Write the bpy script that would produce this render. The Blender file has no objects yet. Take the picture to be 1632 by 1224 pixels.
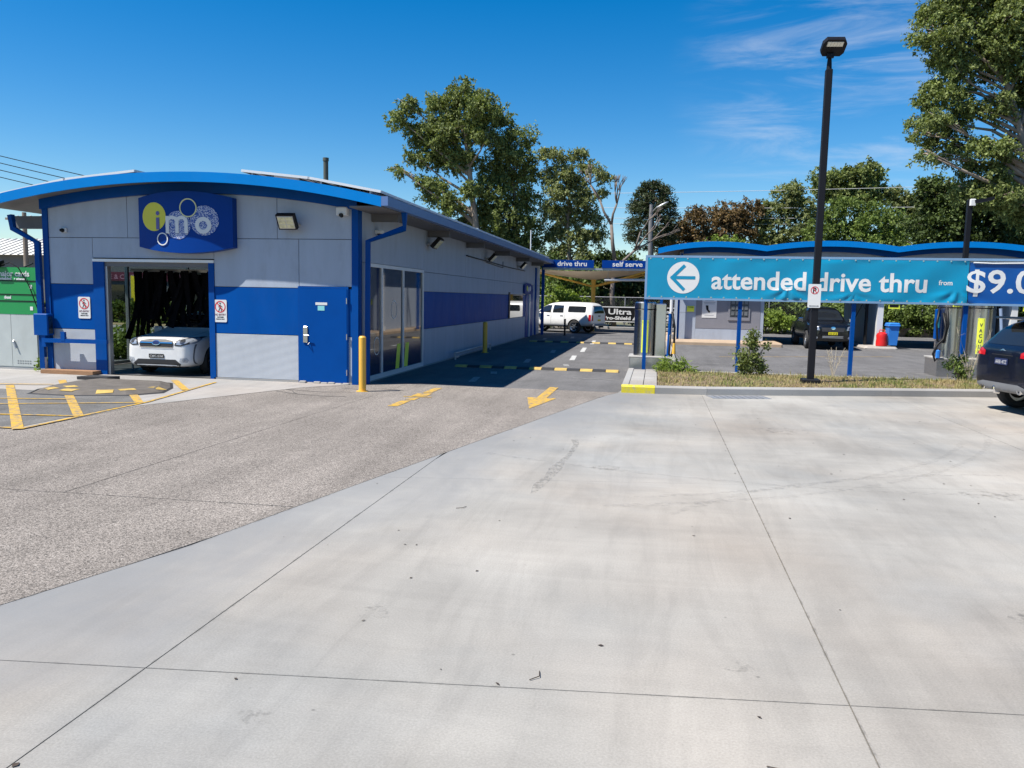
import bpy, bmesh, math, random
import numpy as np
from math import sin, cos, pi, radians as RAD
from mathutils import Vector, Matrix
from mathutils.bvhtree import BVHTree
SC = bpy.context.scene
COL = SC.collection
# ------------------------------------------------------------------ camera
cam = bpy.data.cameras.new('camera'); CAM = bpy.data.objects.new('camera', cam); COL.objects.link(CAM); SC.camera = CAM
cam.sensor_width = 36.0; cam.lens = 28.01; cam.clip_start = 0.05; cam.clip_end = 3000
_y, _p, _r = RAD(10.099), RAD(6.226), RAD(1.126)
_f = Vector((-sin(_y)*cos(_p), cos(_y)*cos(_p), -sin(_p))); _rt = Vector((cos(_y), sin(_y), 0)); _dn = _f.cross(_rt)
_x = _rt*cos(_r) - _dn*sin(_r); _d = _rt*sin(_r) + _dn*cos(_r)
CAM.matrix_world = Matrix(((_x.x, -_d.x, -_f.x, 0), (_x.y, -_d.y, -_f.y, 0), (_x.z, -_d.z, -_f.z, 1.9), (0, 0, 0, 1)))
# ------------------------------------------------------------------ sky, sun, exposure
SUN_EL, SUN_AZ = RAD(56.8), RAD(238.7)          # azimuth clockwise from +Y
world = bpy.data.worlds.new('World'); SC.world = world; world.use_nodes = True
wn, wl = world.node_tree.nodes, world.node_tree.links
sky = wn.new('ShaderNodeTexSky'); sky.sky_type = 'NISHITA'; sky.sun_disc = False
sky.sun_elevation = SUN_EL; sky.sun_rotation = SUN_AZ; sky.air_density = 1.0; sky.dust_density = 0.15; sky.ozone_density = 3.0; sky.altitude = 50
hs = wn.new('ShaderNodeHueSaturation'); hs.inputs['Hue'].default_value = 0.502; hs.inputs['Saturation'].default_value = 1.5; hs.inputs['Value'].default_value = 1.3
wl.new(sky.outputs[0], hs.inputs['Color'])
tc = wn.new('ShaderNodeTexCoord'); mp = wn.new('ShaderNodeMapping'); mp.inputs['Rotation'].default_value = (0, RAD(14), RAD(-20)); mp.inputs['Scale'].default_value = (1.3, 1.3, 9.0)
wl.new(tc.outputs['Generated'], mp.inputs['Vector'])
n1 = wn.new('ShaderNodeTexNoise'); n1.inputs['Scale'].default_value = 3.0; n1.inputs['Detail'].default_value = 8; n1.inputs['Roughness'].default_value = 0.62; n1.inputs['Distortion'].default_value = 0.6
wl.new(mp.outputs[0], n1.inputs['Vector'])
n2 = wn.new('ShaderNodeVectorMath'); n2.operation = 'DOT_PRODUCT'; n2.inputs[1].default_value = (0.215, 0.945, 0.245); wl.new(tc.outputs['Generated'], n2.inputs[0])
m1 = wn.new('ShaderNodeMapRange'); m1.inputs['From Min'].default_value = 0.975; m1.inputs['From Max'].default_value = 0.998; m1.interpolation_type = 'SMOOTHSTEP'; wl.new(n2.outputs['Value'], m1.inputs['Value'])
m2 = wn.new('ShaderNodeMapRange'); m2.inputs['From Min'].default_value = 0.42; m2.inputs['From Max'].default_value = 0.75; m2.interpolation_type = 'SMOOTHSTEP'; wl.new(n1.outputs['Fac'], m2.inputs['Value'])
mm = wn.new('ShaderNodeMath'); mm.operation = 'MULTIPLY'; wl.new(m1.outputs[0], mm.inputs[0]); wl.new(m2.outputs[0], mm.inputs[1])
mk = wn.new('ShaderNodeMath'); mk.operation = 'MULTIPLY'; mk.inputs[1].default_value = 0.42; wl.new(mm.outputs[0], mk.inputs[0])
cm = wn.new('ShaderNodeMix'); cm.data_type = 'RGBA'; cm.inputs['B'].default_value = (7.6, 8.0, 8.6, 1)
wl.new(mk.outputs[0], cm.inputs['Factor']); wl.new(hs.outputs[0], cm.inputs['A']); wl.new(cm.outputs['Result'], wn['Background'].inputs['Color'])
wn['Background'].inputs['Strength'].default_value = 0.06
sl = bpy.data.lights.new('sun', 'SUN'); sl.energy = 5.0; sl.angle = RAD(0.53); sl.color = (1.0, 0.95, 0.87)
SUN = bpy.data.objects.new('sun', sl); COL.objects.link(SUN)
SUN.rotation_euler = Vector((0.56, 0.34, -1.0)).to_track_quat('-Z', 'Y').to_euler(); SUN.location = (-30, -15, 50)
vs_ = SC.view_settings; vs_.view_transform = 'Standard'; vs_.look = 'None'; vs_.exposure = 0.85; vs_.gamma = 1.0; vs_.use_curve_mapping = False
SC.render.engine = 'CYCLES'; SC.cycles.max_bounces = 6; SC.cycles.transparent_max_bounces = 12; SC.cycles.use_denoising = True
# ------------------------------------------------------------------ helpers
def lin(r, g, b):
    f = lambda c: c/12.92 if c <= .04045 else ((c+.055)/1.055)**2.4
    return (f(r/255), f(g/255), f(b/255))
WM = {}
class MB:
    def __init__(s): s.v = []; s.f = []
    def add(s, vs, fs):
        o = len(s.v); s.v += [tuple(p) for p in vs]; s.f += [tuple(i+o for i in f) for f in fs]; return s
    def box(s, x0, x1, y0, y1, z0, z1):
        return s.add([(x0,y0,z0),(x1,y0,z0),(x1,y1,z0),(x0,y1,z0),(x0,y0,z1),(x1,y0,z1),(x1,y1,z1),(x0,y1,z1)],
                     [(0,3,2,1),(4,5,6,7),(0,1,5,4),(1,2,6,5),(2,3,7,6),(3,0,4,7)])
    def cbox(s, c, d, rot=None):
        m = rot if rot is not None else Matrix.Identity(3); c = Vector(c); o = len(s.v)
        t = MB().box(-d[0]/2, d[0]/2, -d[1]/2, d[1]/2, -d[2]/2, d[2]/2)
        return s.add([c + m @ Vector(p) for p in t.v], t.f)
    def bbox(s, x0, x1, y0, y1, z0, z1, b=.02):
        """box with chamfered vertical edges and top"""
        P = [(x0+b,y0),(x1-b,y0),(x1,y0+b),(x1,y1-b),(x1-b,y1),(x0+b,y1),(x0,y1-b),(x0,y0+b)]
        cx, cy = (x0+x1)/2, (y0+y1)/2
        Q = [(p[0]+(b if p[0] < cx else -b)*.8, p[1]+(b if p[1] < cy else -b)*.8) for p in P]
        V = [(p[0],p[1],z0) for p in P]+[(p[0],p[1],z1-b) for p in P]+[(p[0],p[1],z1) for p in Q]
        F = [tuple(range(7,-1,-1)), tuple(range(16,24))]
        for k in range(2):
            F += [(k*8+i, k*8+(i+1)%8, k*8+8+(i+1)%8, k*8+8+i) for i in range(8)]
        return s.add(V, F)
    def prism(s, P, z0, z1, ax='z'):
        """polygon P extruded; ax z: P=(x,y); y: P=(x,z) from z0..z1 in y; x: P=(y,z)"""
        n = len(P)
        g = {'z': lambda p,t:(p[0],p[1],t), 'y': lambda p,t:(p[0],t,p[1]), 'x': lambda p,t:(t,p[0],p[1])}[ax]
        return s.add([g(p,z0) for p in P]+[g(p,z1) for p in P],
                     [tuple(range(n-1,-1,-1)), tuple(range(n,2*n))]+[(i,(i+1)%n,(i+1)%n+n,i+n) for i in range(n)])
    def sheet(s, P, z):
        return s.add([(p[0],p[1],z) for p in P], [tuple(range(len(P)))])
    def tube(s, pts, r, n=8, cap=True):
        pts = [Vector(p) for p in pts]; R = r if isinstance(r,(list,tuple)) else [r]*len(pts)
        V = []; F = []; pu = None
        for i, p in enumerate(pts):
            t = (pts[min(i+1,len(pts)-1)]-pts[max(i-1,0)]).normalized()
            if pu is None: pu = t.orthogonal().normalized()
            u = (pu - t*pu.dot(t)); u = u.normalized() if u.length > 1e-6 else t.orthogonal().normalized(); pu = u; w = t.cross(u)
            V += [p+(u*cos(2*pi*k/n)+w*sin(2*pi*k/n))*R[i] for k in range(n)]
        for i in range(len(pts)-1):
            F += [(i*n+k, i*n+(k+1)%n, (i+1)*n+(k+1)%n, (i+1)*n+k) for k in range(n)]
        if cap: F += [tuple(range(n-1,-1,-1)), tuple(range((len(pts)-1)*n, len(pts)*n))]
        return s.add(V, F)
    def lathe(s, prof, c=(0,0,0), n=24, ax='z'):
        """prof: list (r, h)"""
        V = []; F = []; m = len(prof)
        g = {'z': lambda a,b,h:(c[0]+a,c[1]+b,c[2]+h), 'y': lambda a,b,h:(c[0]+a,c[1]+h,c[2]+b), 'x': lambda a,b,h:(c[0]+h,c[1]+a,c[2]+b)}[ax]
        for k in range(n):
            a = 2*pi*k/n; V += [g(r*cos(a), r*sin(a), h) for r, h in prof]
        for k in range(n):
            j = (k+1) % n
            F += [(k*m+i, j*m+i, j*m+i+1, k*m+i+1) for i in range(m-1)]
        return s.add(V, F)
    def xf(s, m): s.v = [tuple(m @ Vector(p)) for p in s.v]; return s
    def fn(s, f): s.v = [tuple(f(Vector(p))) for p in s.v]; return s
    def join(s, o): return s.add(o.v, o.f)
    def mesh(s, name, smooth=False):
        me = bpy.data.meshes.new(name); me.from_pydata(s.v, [], s.f); me.validate(); me.update()
        if smooth: me.polygons.foreach_set('use_smooth', [True]*len(me.polygons))
        return me
    def build(s, name, m, parent=None, local=False, smooth=False, kind=None, recalc=True):
        if parent is not None and not local:
            inv = WM[parent.name].inverted(); s.v = [tuple(inv @ Vector(p)) for p in s.v]
        me = s.mesh(name)
        if recalc:
            bm = bmesh.new(); bm.from_mesh(me); bmesh.ops.recalc_face_normals(bm, faces=bm.faces); bm.to_mesh(me); bm.free()
        if smooth is True: me.polygons.foreach_set('use_smooth', [True]*len(me.polygons))
        elif smooth: me.set_sharp_from_angle(angle=RAD(smooth)); me.polygons.foreach_set('use_smooth', [True]*len(me.polygons))
        return put(name, me, m, parent, kind)
def put(name, me, m, parent=None, kind=None):
    o = bpy.data.objects.new(name, me); COL.objects.link(o)
    if m is not None and not me.materials: me.materials.append(m)
    if parent is not None: o.parent = parent; WM[o.name] = WM[parent.name]
    else: WM[o.name] = Matrix.Identity(4)
    if kind: o['kind'] = kind
    return o
def tag(o, label, cat, group=None):
    o['label'] = label; o['category'] = cat
    if group: o['group'] = group
    return o
def thing(name, label, cat, loc=(0,0,0), rz=0, group=None):
    o = bpy.data.objects.new(name, None); COL.objects.link(o); o.empty_display_size = .2
    o.location = loc; o.rotation_euler = (0,0,rz)
    WM[o.name] = Matrix.Translation(loc) @ Matrix.Rotation(rz,4,'Z')
    return tag(o, label, cat, group)
def dup(root, loc, rz=None, label=None):
    r = root.copy(); COL.objects.link(r); r.location = loc
    if rz is not None: r.rotation_euler = (0,0,rz)
    if label: r['label'] = label
    WM[r.name] = Matrix.Translation(loc) @ Matrix.Rotation(r.rotation_euler.z,4,'Z')
    for ch in list(root.children):
        c = ch.copy(); COL.objects.link(c); c.parent = r
        for g in ch.children:
            d = g.copy(); COL.objects.link(d); d.parent = c
    return r
def text(s, size=1.0, bold=0.0, width=None, depth=0.004, sp=1.0, align='LEFT'):
    """lettering as a mesh in the XZ plane, facing -Y, baseline at z=0"""
    cu = bpy.data.curves.new('lettering', 'FONT'); cu.body = s; cu.size = size; cu.offset = bold; cu.extrude = depth/2; cu.resolution_u = 3; cu.space_character = sp; cu.align_x = 'LEFT'; cu.fill_mode = 'BOTH'
    ob = bpy.data.objects.new('lettering', cu); COL.objects.link(ob)
    dg = bpy.context.evaluated_depsgraph_get(); me = bpy.data.meshes.new_from_object(ob.evaluated_get(dg))
    b = MB().add([(v.co.x, -v.co.z, v.co.y) for v in me.vertices], [tuple(p.vertices) for p in me.polygons])
    bpy.data.objects.remove(ob); bpy.data.curves.remove(cu); bpy.data.meshes.remove(me)
    if not b.v: return b
    x0 = min(p[0] for p in b.v); x1 = max(p[0] for p in b.v); k = (width/(x1-x0)) if width else 1.0
    off = {'LEFT': 0, 'CENTER': -.5, 'RIGHT': -1}[align]*(x1-x0)*k
    b.v = [((p[0]-x0)*k+off, p[1], p[2]) for p in b.v]
    return b
def disc(cx, cz, r, y=0, n=32, r2=None, rx=1.0, d=.004):
    """disc or ring in XZ plane facing -Y with thickness d"""
    o = [(cx+r*rx*cos(2*pi*k/n), cz+r*sin(2*pi*k/n)) for k in range(n)]
    if r2 is None: return MB().prism(o, y-d, y, 'y')
    i = [(cx+r2*rx*cos(2*pi*k/n), cz+r2*sin(2*pi*k/n)) for k in range(n)]
    V = [(p[0],y-d,p[1]) for p in o+i]+[(p[0],y,p[1]) for p in o+i]; F = []
    for k in range(n):
        j = (k+1) % n
        F += [(k,j,n+j,n+k), (2*n+k,3*n+k,3*n+j,2*n+j), (k,2*n+k,2*n+j,j), (n+k,n+j,3*n+j,3*n+k)]
    return MB().add(V, F)
# ------------------------------------------------------------------ materials
MATS = {}
def nodes(name):
    m = bpy.data.materials.new(name); m.use_nodes = True; nt = m.node_tree
    return m, nt.nodes, nt.links, nt.nodes['Principled BSDF']
def noise(nd, lk, vec, scale, detail=4, rough=.6, dist=0):
    t = nd.new('ShaderNodeTexNoise'); t.inputs['Scale'].default_value = scale; t.inputs['Detail'].default_value = detail; t.inputs['Roughness'].default_value = rough; t.inputs['Distortion'].default_value = dist
    lk.new(vec, t.inputs['Vector']); return t.outputs['Fac']
def ramp(nd, lk, fac, stops):
    r = nd.new('ShaderNodeValToRGB'); e = r.color_ramp.elements
    while len(e) < len(stops): e.new(.5)
    for i, (p, c) in enumerate(stops): e[i].position = p; e[i].color = (c[0],c[1],c[2],1) if hasattr(c,'__len__') else (c,c,c,1)
    lk.new(fac, r.inputs[0]); return r.outputs[0]
def mix(nd, lk, fac, a, b, mode='MIX'):
    m = nd.new('ShaderNodeMix'); m.data_type = 'RGBA'; m.blend_type = mode; m.clamp_result = False
    for k, v in (('Factor',fac),('A',a),('B',b)):
        if hasattr(v, 'is_linked') or hasattr(v, 'links'): lk.new(v, m.inputs[k])
        elif k == 'Factor': m.inputs[k].default_value = v
        else: m.inputs[k].default_value = (v[0],v[1],v[2],1)
    return m.outputs['Result']
def pos(nd, lk, scale=(1,1,1), rot=(0,0,0)):
    g = nd.new('ShaderNodeNewGeometry'); mp = nd.new('ShaderNodeMapping'); mp.inputs['Scale'].default_value = scale; mp.inputs['Rotation'].default_value = rot
    lk.new(g.outputs['Position'], mp.inputs['Vector']); return mp.outputs[0]
def bumpn(nd, lk, bs, h, strength, dist=.01):
    b = nd.new('ShaderNodeBump'); b.inputs['Strength'].default_value = strength; b.inputs['Distance'].default_value = dist; lk.new(h, b.inputs['Height']); lk.new(b.outputs[0], bs.inputs['Normal'])
def mat(name, col, rough=.55, metal=0, var=.08, sc=2.5, bump=0, bs=60, coat=0, spec=.5, dirt=0, stretch=(1,1,1), alpha=1):
    if name in MATS: return MATS[name]
    m, nd, lk, b = nodes(name); v = pos(nd, lk, stretch)
    f = noise(nd, lk, v, sc, 5, .6)
    c = ramp(nd, lk, f, [(.25,[x*(1-var) for x in col]),(.75,[min(1,x*(1+var)) for x in col])])
    if dirt:
        d = ramp(nd, lk, noise(nd, lk, pos(nd, lk, (1.3,1.3,.5)), 2.2, 7, .7), [(.5,0),(.78,dirt)]); c = mix(nd, lk, d, c, (.11,.095,.08))
    lk.new(c, b.inputs['Base Color'])
    rr = nd.new('ShaderNodeMapRange'); rr.inputs['To Min'].default_value = max(.02,rough*.82); rr.inputs['To Max'].default_value = min(1,rough*1.18)
    lk.new(noise(nd, lk, v, sc*2.7, 3), rr.inputs['Value']); lk.new(rr.outputs[0], b.inputs['Roughness'])
    b.inputs['Metallic'].default_value = metal; b.inputs['Coat Weight'].default_value = coat; b.inputs['Coat Roughness'].default_value = .04; b.inputs['Specular IOR Level'].default_value = spec
    if bump: bumpn(nd, lk, b, noise(nd, lk, v, bs, 4), bump)
    MATS[name] = m; return m
def glass(name, tint=(.75,.8,.8), rough=.01):
    m, nd, lk, b = nodes(name); nd.remove(b)
    t = nd.new('ShaderNodeBsdfTransparent'); t.inputs[0].default_value = (*tint,1); g = nd.new('ShaderNodeBsdfGlossy'); g.inputs['Roughness'].default_value = rough
    lw = nd.new('ShaderNodeLayerWeight'); lw.inputs['Blend'].default_value = .5; pw = nd.new('ShaderNodeMath'); pw.operation = 'POWER'; pw.inputs[1].default_value = 4.0; lk.new(lw.outputs['Facing'], pw.inputs[0]); fr = nd.new('ShaderNodeMath'); fr.operation = 'MULTIPLY_ADD'; fr.inputs[1].default_value = .55; fr.inputs[2].default_value = .05; lk.new(pw.outputs[0], fr.inputs[0]); mx = nd.new('ShaderNodeMixShader')
    lk.new(fr.outputs[0], mx.inputs[0]); lk.new(t.outputs[0], mx.inputs[1]); lk.new(g.outputs[0], mx.inputs[2]); lk.new(mx.outputs[0], nd['Material Output'].inputs[0])
    MATS[name] = m; return m
def leafmat(name, c1, c2, trans=.3):
    m, nd, lk, b = nodes(name); g = nd.new('ShaderNodeNewGeometry')
    c = ramp(nd, lk, g.outputs['Random Per Island'], [(0,c1),(.75,c2),(1,[min(1,x*1.35) for x in c2])])
    big = ramp(nd, lk, noise(nd, lk, pos(nd, lk), .45, 3), [(.3,.75),(.7,1.25)]); c = mix(nd, lk, 1.0, c, big, 'MULTIPLY')
    lk.new(c, b.inputs['Base Color']); b.inputs['Roughness'].default_value = .6; b.inputs['Specular IOR Level'].default_value = .22
    t = nd.new('ShaderNodeBsdfTranslucent'); c2_ = mix(nd, lk, 1.0, c, (1.25,1.3,.6), 'MULTIPLY'); lk.new(c2_, t.inputs[0]); mx = nd.new('ShaderNodeMixShader'); mx.inputs[0].default_value = trans
    lk.new(b.outputs[0], mx.inputs[1]); lk.new(t.outputs[0], mx.inputs[2]); lk.new(mx.outputs[0], nd['Material Output'].inputs[0])
    MATS[name] = m; return m
def concrete(name, base, stain=.25, streak=True, tint=(1.06,1.0,.93), grime=False):
    m, nd, lk, b = nodes(name); v = pos(nd, lk)
    c = ramp(nd, lk, noise(nd, lk, v, .35, 5, .6, .4), [(.3,[x*(1-stain) for x in base]),(.7,[x*(1+stain*.45) for x in base])])
    w = ramp(nd, lk, noise(nd, lk, v, .23, 3, .5), [(.45,(1,1,1)),(.75,(1.06,.965,.89) if streak else tint)]); c = mix(nd, lk, 1, c, w, 'MULTIPLY')
    w2 = ramp(nd, lk, noise(nd, lk, pos(nd, lk, (1,1,1), (0,0,.4)), .31, 4, .6), [(.5,(1,1,1)),(.72,(.82,.87,.93))]); c = mix(nd, lk, 1, c, w2, 'MULTIPLY')
    if streak:
        s = ramp(nd, lk, noise(nd, lk, pos(nd, lk, (.45,3.2,1), (0,0,-.13)), .8, 7, .72, .9), [(.3,.86),(.62,1.04)]); c = mix(nd, lk, .6, c, s, 'MULTIPLY')
        s2 = ramp(nd, lk, noise(nd, lk, pos(nd, lk, (3.2,.45,1), (0,0,.55)), 1.0, 6, .7, .8), [(.36,.84),(.55,1.03)]); c = mix(nd, lk, .55, c, s2, 'MULTIPLY')
        tw = nd.new('ShaderNodeTexWave'); tw.wave_type = 'RINGS'; tw.rings_direction = 'Z'; tw.inputs['Scale'].default_value = .045; tw.inputs['Distortion'].default_value = 1.2; tw.inputs['Detail'].default_value = 3; tw.inputs['Detail Scale'].default_value = 2.0
        lk.new(pos(nd, lk, (1,.85,1), (0,0,.2)), tw.inputs['Vector'])
        t1 = ramp(nd, lk, tw.outputs['Fac'], [(.86,1.0),(.97,.9)]); c = mix(nd, lk, .8, c, t1, 'MULTIPLY')
    fine = ramp(nd, lk, noise(nd, lk, v, 85, 3, .7), [(.25,.8),(.75,1.12)]); c = mix(nd, lk, 1, c, fine, 'MULTIPLY')
    vo = nd.new('ShaderNodeTexVoronoi'); vo.inputs['Scale'].default_value = 2.3; lk.new(v, vo.inputs['Vector'])
    sp = ramp(nd, lk, vo.outputs['Distance'], [(.012,.45),(.03,1)]); c = mix(nd, lk, .8, c, sp, 'MULTIPLY')
    if grime:                                       # grime tracked from the aggregate onto the neighbouring slabs
        dt = nd.new('ShaderNodeVectorMath'); dt.operation = 'DOT_PRODUCT'; dt.inputs[1].default_value = (.97,-.239,0); lk.new(v, dt.inputs[0])
        a_ = nd.new('ShaderNodeMath'); a_.operation = 'MULTIPLY_ADD'; lk.new(noise(nd, lk, pos(nd, lk, (1,.5,1)), .9, 5, .65, .6), a_.inputs[0]); a_.inputs[1].default_value = -2.6; lk.new(dt.outputs['Value'], a_.inputs[2])
        mr = nd.new('ShaderNodeMapRange'); mr.interpolation_type = 'SMOOTHSTEP'; lk.new(a_.outputs[0], mr.inputs['Value']); mr.inputs['From Min'].default_value = -6.2; mr.inputs['From Max'].default_value = -4.2; mr.inputs['To Min'].default_value = .8; mr.inputs['To Max'].default_value = 0
        c = mix(nd, lk, mr.outputs[0], c, (.185,.19,.195))
    lk.new(c, b.inputs['Base Color']); b.inputs['Roughness'].default_value = .78; b.inputs['Specular IOR Level'].default_value = .3
    bumpn(nd, lk, b, noise(nd, lk, pos(nd, lk, (1,3,1)), 70, 4), .25, .004)
    MATS[name] = m; return m
def aggregate(name, cols, scale, blot=.2, oil=.0, bump=.6, tar=(.6,.6,.6)):
    m, nd, lk, b = nodes(name); v = pos(nd, lk)
    vo = nd.new('ShaderNodeTexVoronoi'); vo.inputs['Scale'].default_value = scale; lk.new(v, vo.inputs['Vector'])
    sepc = nd.new('ShaderNodeSeparateColor'); lk.new(vo.outputs['Color'], sepc.inputs[0])
    c = ramp(nd, lk, sepc.outputs[0], [(i/(len(cols)-1), k) for i, k in enumerate(cols)])
    e = ramp(nd, lk, vo.outputs['Distance'], [(.35,(1,1,1)),(.75,tar)]); c = mix(nd, lk, 1, c, e, 'MULTIPLY')
    bl = ramp(nd, lk, noise(nd, lk, v, .5, 6, .65, .5), [(.3,1-blot),(.7,1+blot*.5)]); c = mix(nd, lk, 1, c, bl, 'MULTIPLY')
    st = ramp(nd, lk, noise(nd, lk, pos(nd, lk, (2.4,.25,1), (0,0,.35)), 1.0, 5, .6), [(.35,.82),(.6,1.05)]); c = mix(nd, lk, .7, c, st, 'MULTIPLY')
    if oil:
        o = ramp(nd, lk, noise(nd, lk, v, 1.4, 4, .5, .6), [(.62,1),(.8,1-oil)]); c = mix(nd, lk, 1, c, o, 'MULTIPLY')
    lk.new(c, b.inputs['Base Color']); b.inputs['Roughness'].default_value = .9; b.inputs['Specular IOR Level'].default_value = .08
    bumpn(nd, lk, b, vo.outputs['Distance'], bump, .004)
    MATS[name] = m; return m
def paintmat(name, col, wear=.5, under=(.16,.15,.14)):
    m, nd, lk, b = nodes(name); v = pos(nd, lk)
    f = ramp(nd, lk, noise(nd, lk, v, 9, 8, .75), [(wear-.07,1),(wear+.1,0)])
    f2 = ramp(nd, lk, noise(nd, lk, v, 70, 4, .7), [(.3,.82),(.7,1.1)]); c = mix(nd, lk, f, col, under); c = mix(nd, lk, 1, c, f2, 'MULTIPLY')
    lk.new(c, b.inputs['Base Color']); b.inputs['Roughness'].default_value = .7; bumpn(nd, lk, b, noise(nd, lk, v, 120, 3), .3, .003)
    MATS[name] = m; return m
m_conc = concrete('forecourt_concrete', (.332,.317,.288), .32, grime=True)
m_conc2 = concrete('apron_concrete', (.34,.325,.305), .2, True)
m_kerb = concrete('kerb_concrete', (.33,.325,.315), .22, False)
m_joint = mat('joint_filler', (.045,.045,.045), .9)
m_agg = aggregate('exposed_aggregate', [(.10,.092,.084),(.20,.18,.162),(.265,.236,.21),(.32,.285,.254),(.40,.365,.33)], 104, .2, .12)
m_asph = aggregate('asphalt', [(.11,.11,.112),(.14,.138,.14),(.165,.16,.16),(.20,.195,.19)], 110, .22, .3, .4, (.75,.75,.75))
m_asph_dk = aggregate('worn_grey_paint', [(.13,.128,.125),(.16,.157,.15),(.2,.195,.19)], 90, .4, .45, .4, (.8,.8,.8))
m_yel = paintmat('yellow_road_paint', (.54,.32,.025), .45)
m_yelk = paintmat('yellow_kerb_paint', (.60,.50,.02), .39, (.3,.28,.25))
m_whl = paintmat('white_road_paint', (.5,.5,.48), .42)
m_wht2 = paintmat('old_white_paint', (.30,.30,.29), .5)
m_rub = mat('rubber_black', (.022,.022,.024), .75, bump=.3, bs=90)
m_rub2 = mat('worn_hump_rubber', (.10,.088,.076), .8, var=.35, sc=4, bump=.4, bs=60)
m_hyel = mat('hump_yellow', (.44,.30,.075), .75, var=.3, dirt=.85)
m_panel = mat('grey_wall_panel', (.335,.38,.455), .5, var=.09, sc=1.6, dirt=.2, stretch=(1.6,1.6,.16), spec=.3)
m_blue = mat('blue_wall_panel', (.0,.062,.275), .5, var=.12, sc=1.5, spec=.07, dirt=.05, stretch=(1,1,.4))
m_door = mat('blue_door_paint', (.0,.054,.255), .45, var=.06, spec=.08)
m_trim = mat('blue_trim_paint', (.0,.055,.25), .45, spec=.1, var=.07, dirt=.08)
m_fascia = mat('bright_blue_fascia', (.0,.175,.52), .42, var=.05, dirt=.04, spec=.12)
m_soff = mat('soffit_dark', (.12,.12,.125), .7)
m_gutter = mat('gutter_blue', (.09,.16,.34), .4, var=.06)
m_alu = mat('aluminium_frame', (.66,.67,.68), .4, .15, var=.05)
m_steel = mat('stainless_steel', (.58,.57,.56), .24, 1.0, var=.03)
m_galv = mat('galvanised_steel', (.42,.42,.43), .45, .7, var=.12)
m_black = mat('black_paint', (.006,.006,.007), .5, spec=.3)
m_pole = mat('dark_pole_paint', (.006,.006,.009), .5, var=.1, spec=.25)
m_white = mat('white_sign_sheet', (.62,.62,.61), .45, var=.03, dirt=.08)
m_letter = mat('white_lettering', (.66,.66,.65), .5, var=.02)
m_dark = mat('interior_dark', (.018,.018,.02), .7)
m_wood = mat('timber_brown', (.26,.14,.07), .75, var=.25, sc=6, stretch=(1,6,6))
m_glass = glass('clear_glass', (.6,.65,.64))
m_winglass = mat('dark_window_glass', (.012,.015,.018), .03, var=.1, spec=1.0)
m_cgrey = mat('cabinet_grey', (.40,.43,.415), .5, var=.06, dirt=.15)
m_green = mat('green_sign_panel', (.012,.24,.062), .4, var=.05)
m_teal = mat('teal_banner_vinyl', (.0,.23,.40), .4, var=.07, sc=1.3)
m_bblue = mat('blue_banner_vinyl', (.0,.07,.29), .4, var=.05)
m_signblue = mat('deep_blue_sign', (.0,.036,.22), .4, var=.05, spec=.12)
m_yelp = mat('yellow_post_paint', (.72,.40,.05), .5, var=.08, dirt=.12)
m_red = mat('red_paint', (.55,.015,.015), .4)
m_sigred = mat('sign_red', (.5,.02,.03), .5)
m_ylw = mat('yellow_vinyl', (.74,.80,.06), .5, var=.03)
m_brick = mat('tan_render', (.38,.28,.19), .8, var=.15, bump=.4, dirt=.2)
m_grassbase = mat('dry_soil', (.17,.12,.07), .95, var=.4, sc=6, bump=.8, bs=40)
m_bin = mat('blue_bin_plastic', (.02,.17,.55), .45, var=.05)
m_lens = mat('lamp_lens', (.62,.60,.55), .2, var=.1)
m_solar = mat('solar_cells', (.01,.014,.035), .12, spec=.8)
m_bark = mat('grey_bark', (.20,.16,.125), .9, var=.4, sc=4, bump=.6, bs=14, stretch=(1,1,.3))
m_bark2 = mat('pale_bark', (.27,.22,.175), .85, var=.3, sc=3, bump=.4, bs=12, stretch=(1,1,.4))
m_wire = mat('wire_grey', (.012,.012,.014), .9, spec=.1)
m_wire2 = mat('wire_pale', (.5,.5,.5), .5)
m_brush = mat('wash_curtain_felt', (.006,.006,.008), 1.0, spec=.05, var=.3, sc=8)
m_sail = mat('shade_cloth', (.52,.42,.30), .8, var=.08)
m_chrome = mat('chrome', (.8,.8,.82), .08, 1.0, var=.02)
m_head = mat('headlight_lens', (.36,.39,.43), .1, .3, var=.15, sc=18, coat=.8)
m_tail = mat('tail_light_lens', (.42,.01,.015), .15, coat=.9, var=.1)
m_tyre = mat('tyre_rubber', (.018,.018,.019), .8, var=.2)
m_rim = mat('alloy_rim', (.45,.46,.47), .3, .8)
m_plastic = mat('black_trim_plastic', (.02,.02,.022), .55)
# ================================================================== GROUND
MB().sheet([(-900,-900),(900,-900),(900,1500),(-900,1500)], -.09).build('ground', mat('far_ground', (.13,.125,.07), .95, var=.4, sc=.3), kind='structure')
EDGE = [(-6.4,-3.5),(-4.75,1.6),(-3.81,4.0),(-3.38,5.29),(-2.91,7.36),(-1.61,12.89),(-.97,15.55),(-.66,16.4)]
def xe(y): return float(np.interp(y, [p[1] for p in EDGE], [p[0] for p in EDGE]))
def yx(x): return float(np.interp(x, [p[0] for p in EDGE], [p[1] for p in EDGE]))
fore = MB().sheet([(-6.5,-3.6),(16,-3.6),(16,21),(-.66,21),(-.66,16.4)]+[p for p in EDGE[::-1][1:]], -.035).build('forecourt', m_joint, kind='structure')
XJ = [-6.6,-2.47,.98,4.88,8.75,12.6,16]
YJ = [lambda x:-3.5, lambda x:3.73+.107*x, lambda x:8.3+.17*x, lambda x:21]
G = .0035
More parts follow.
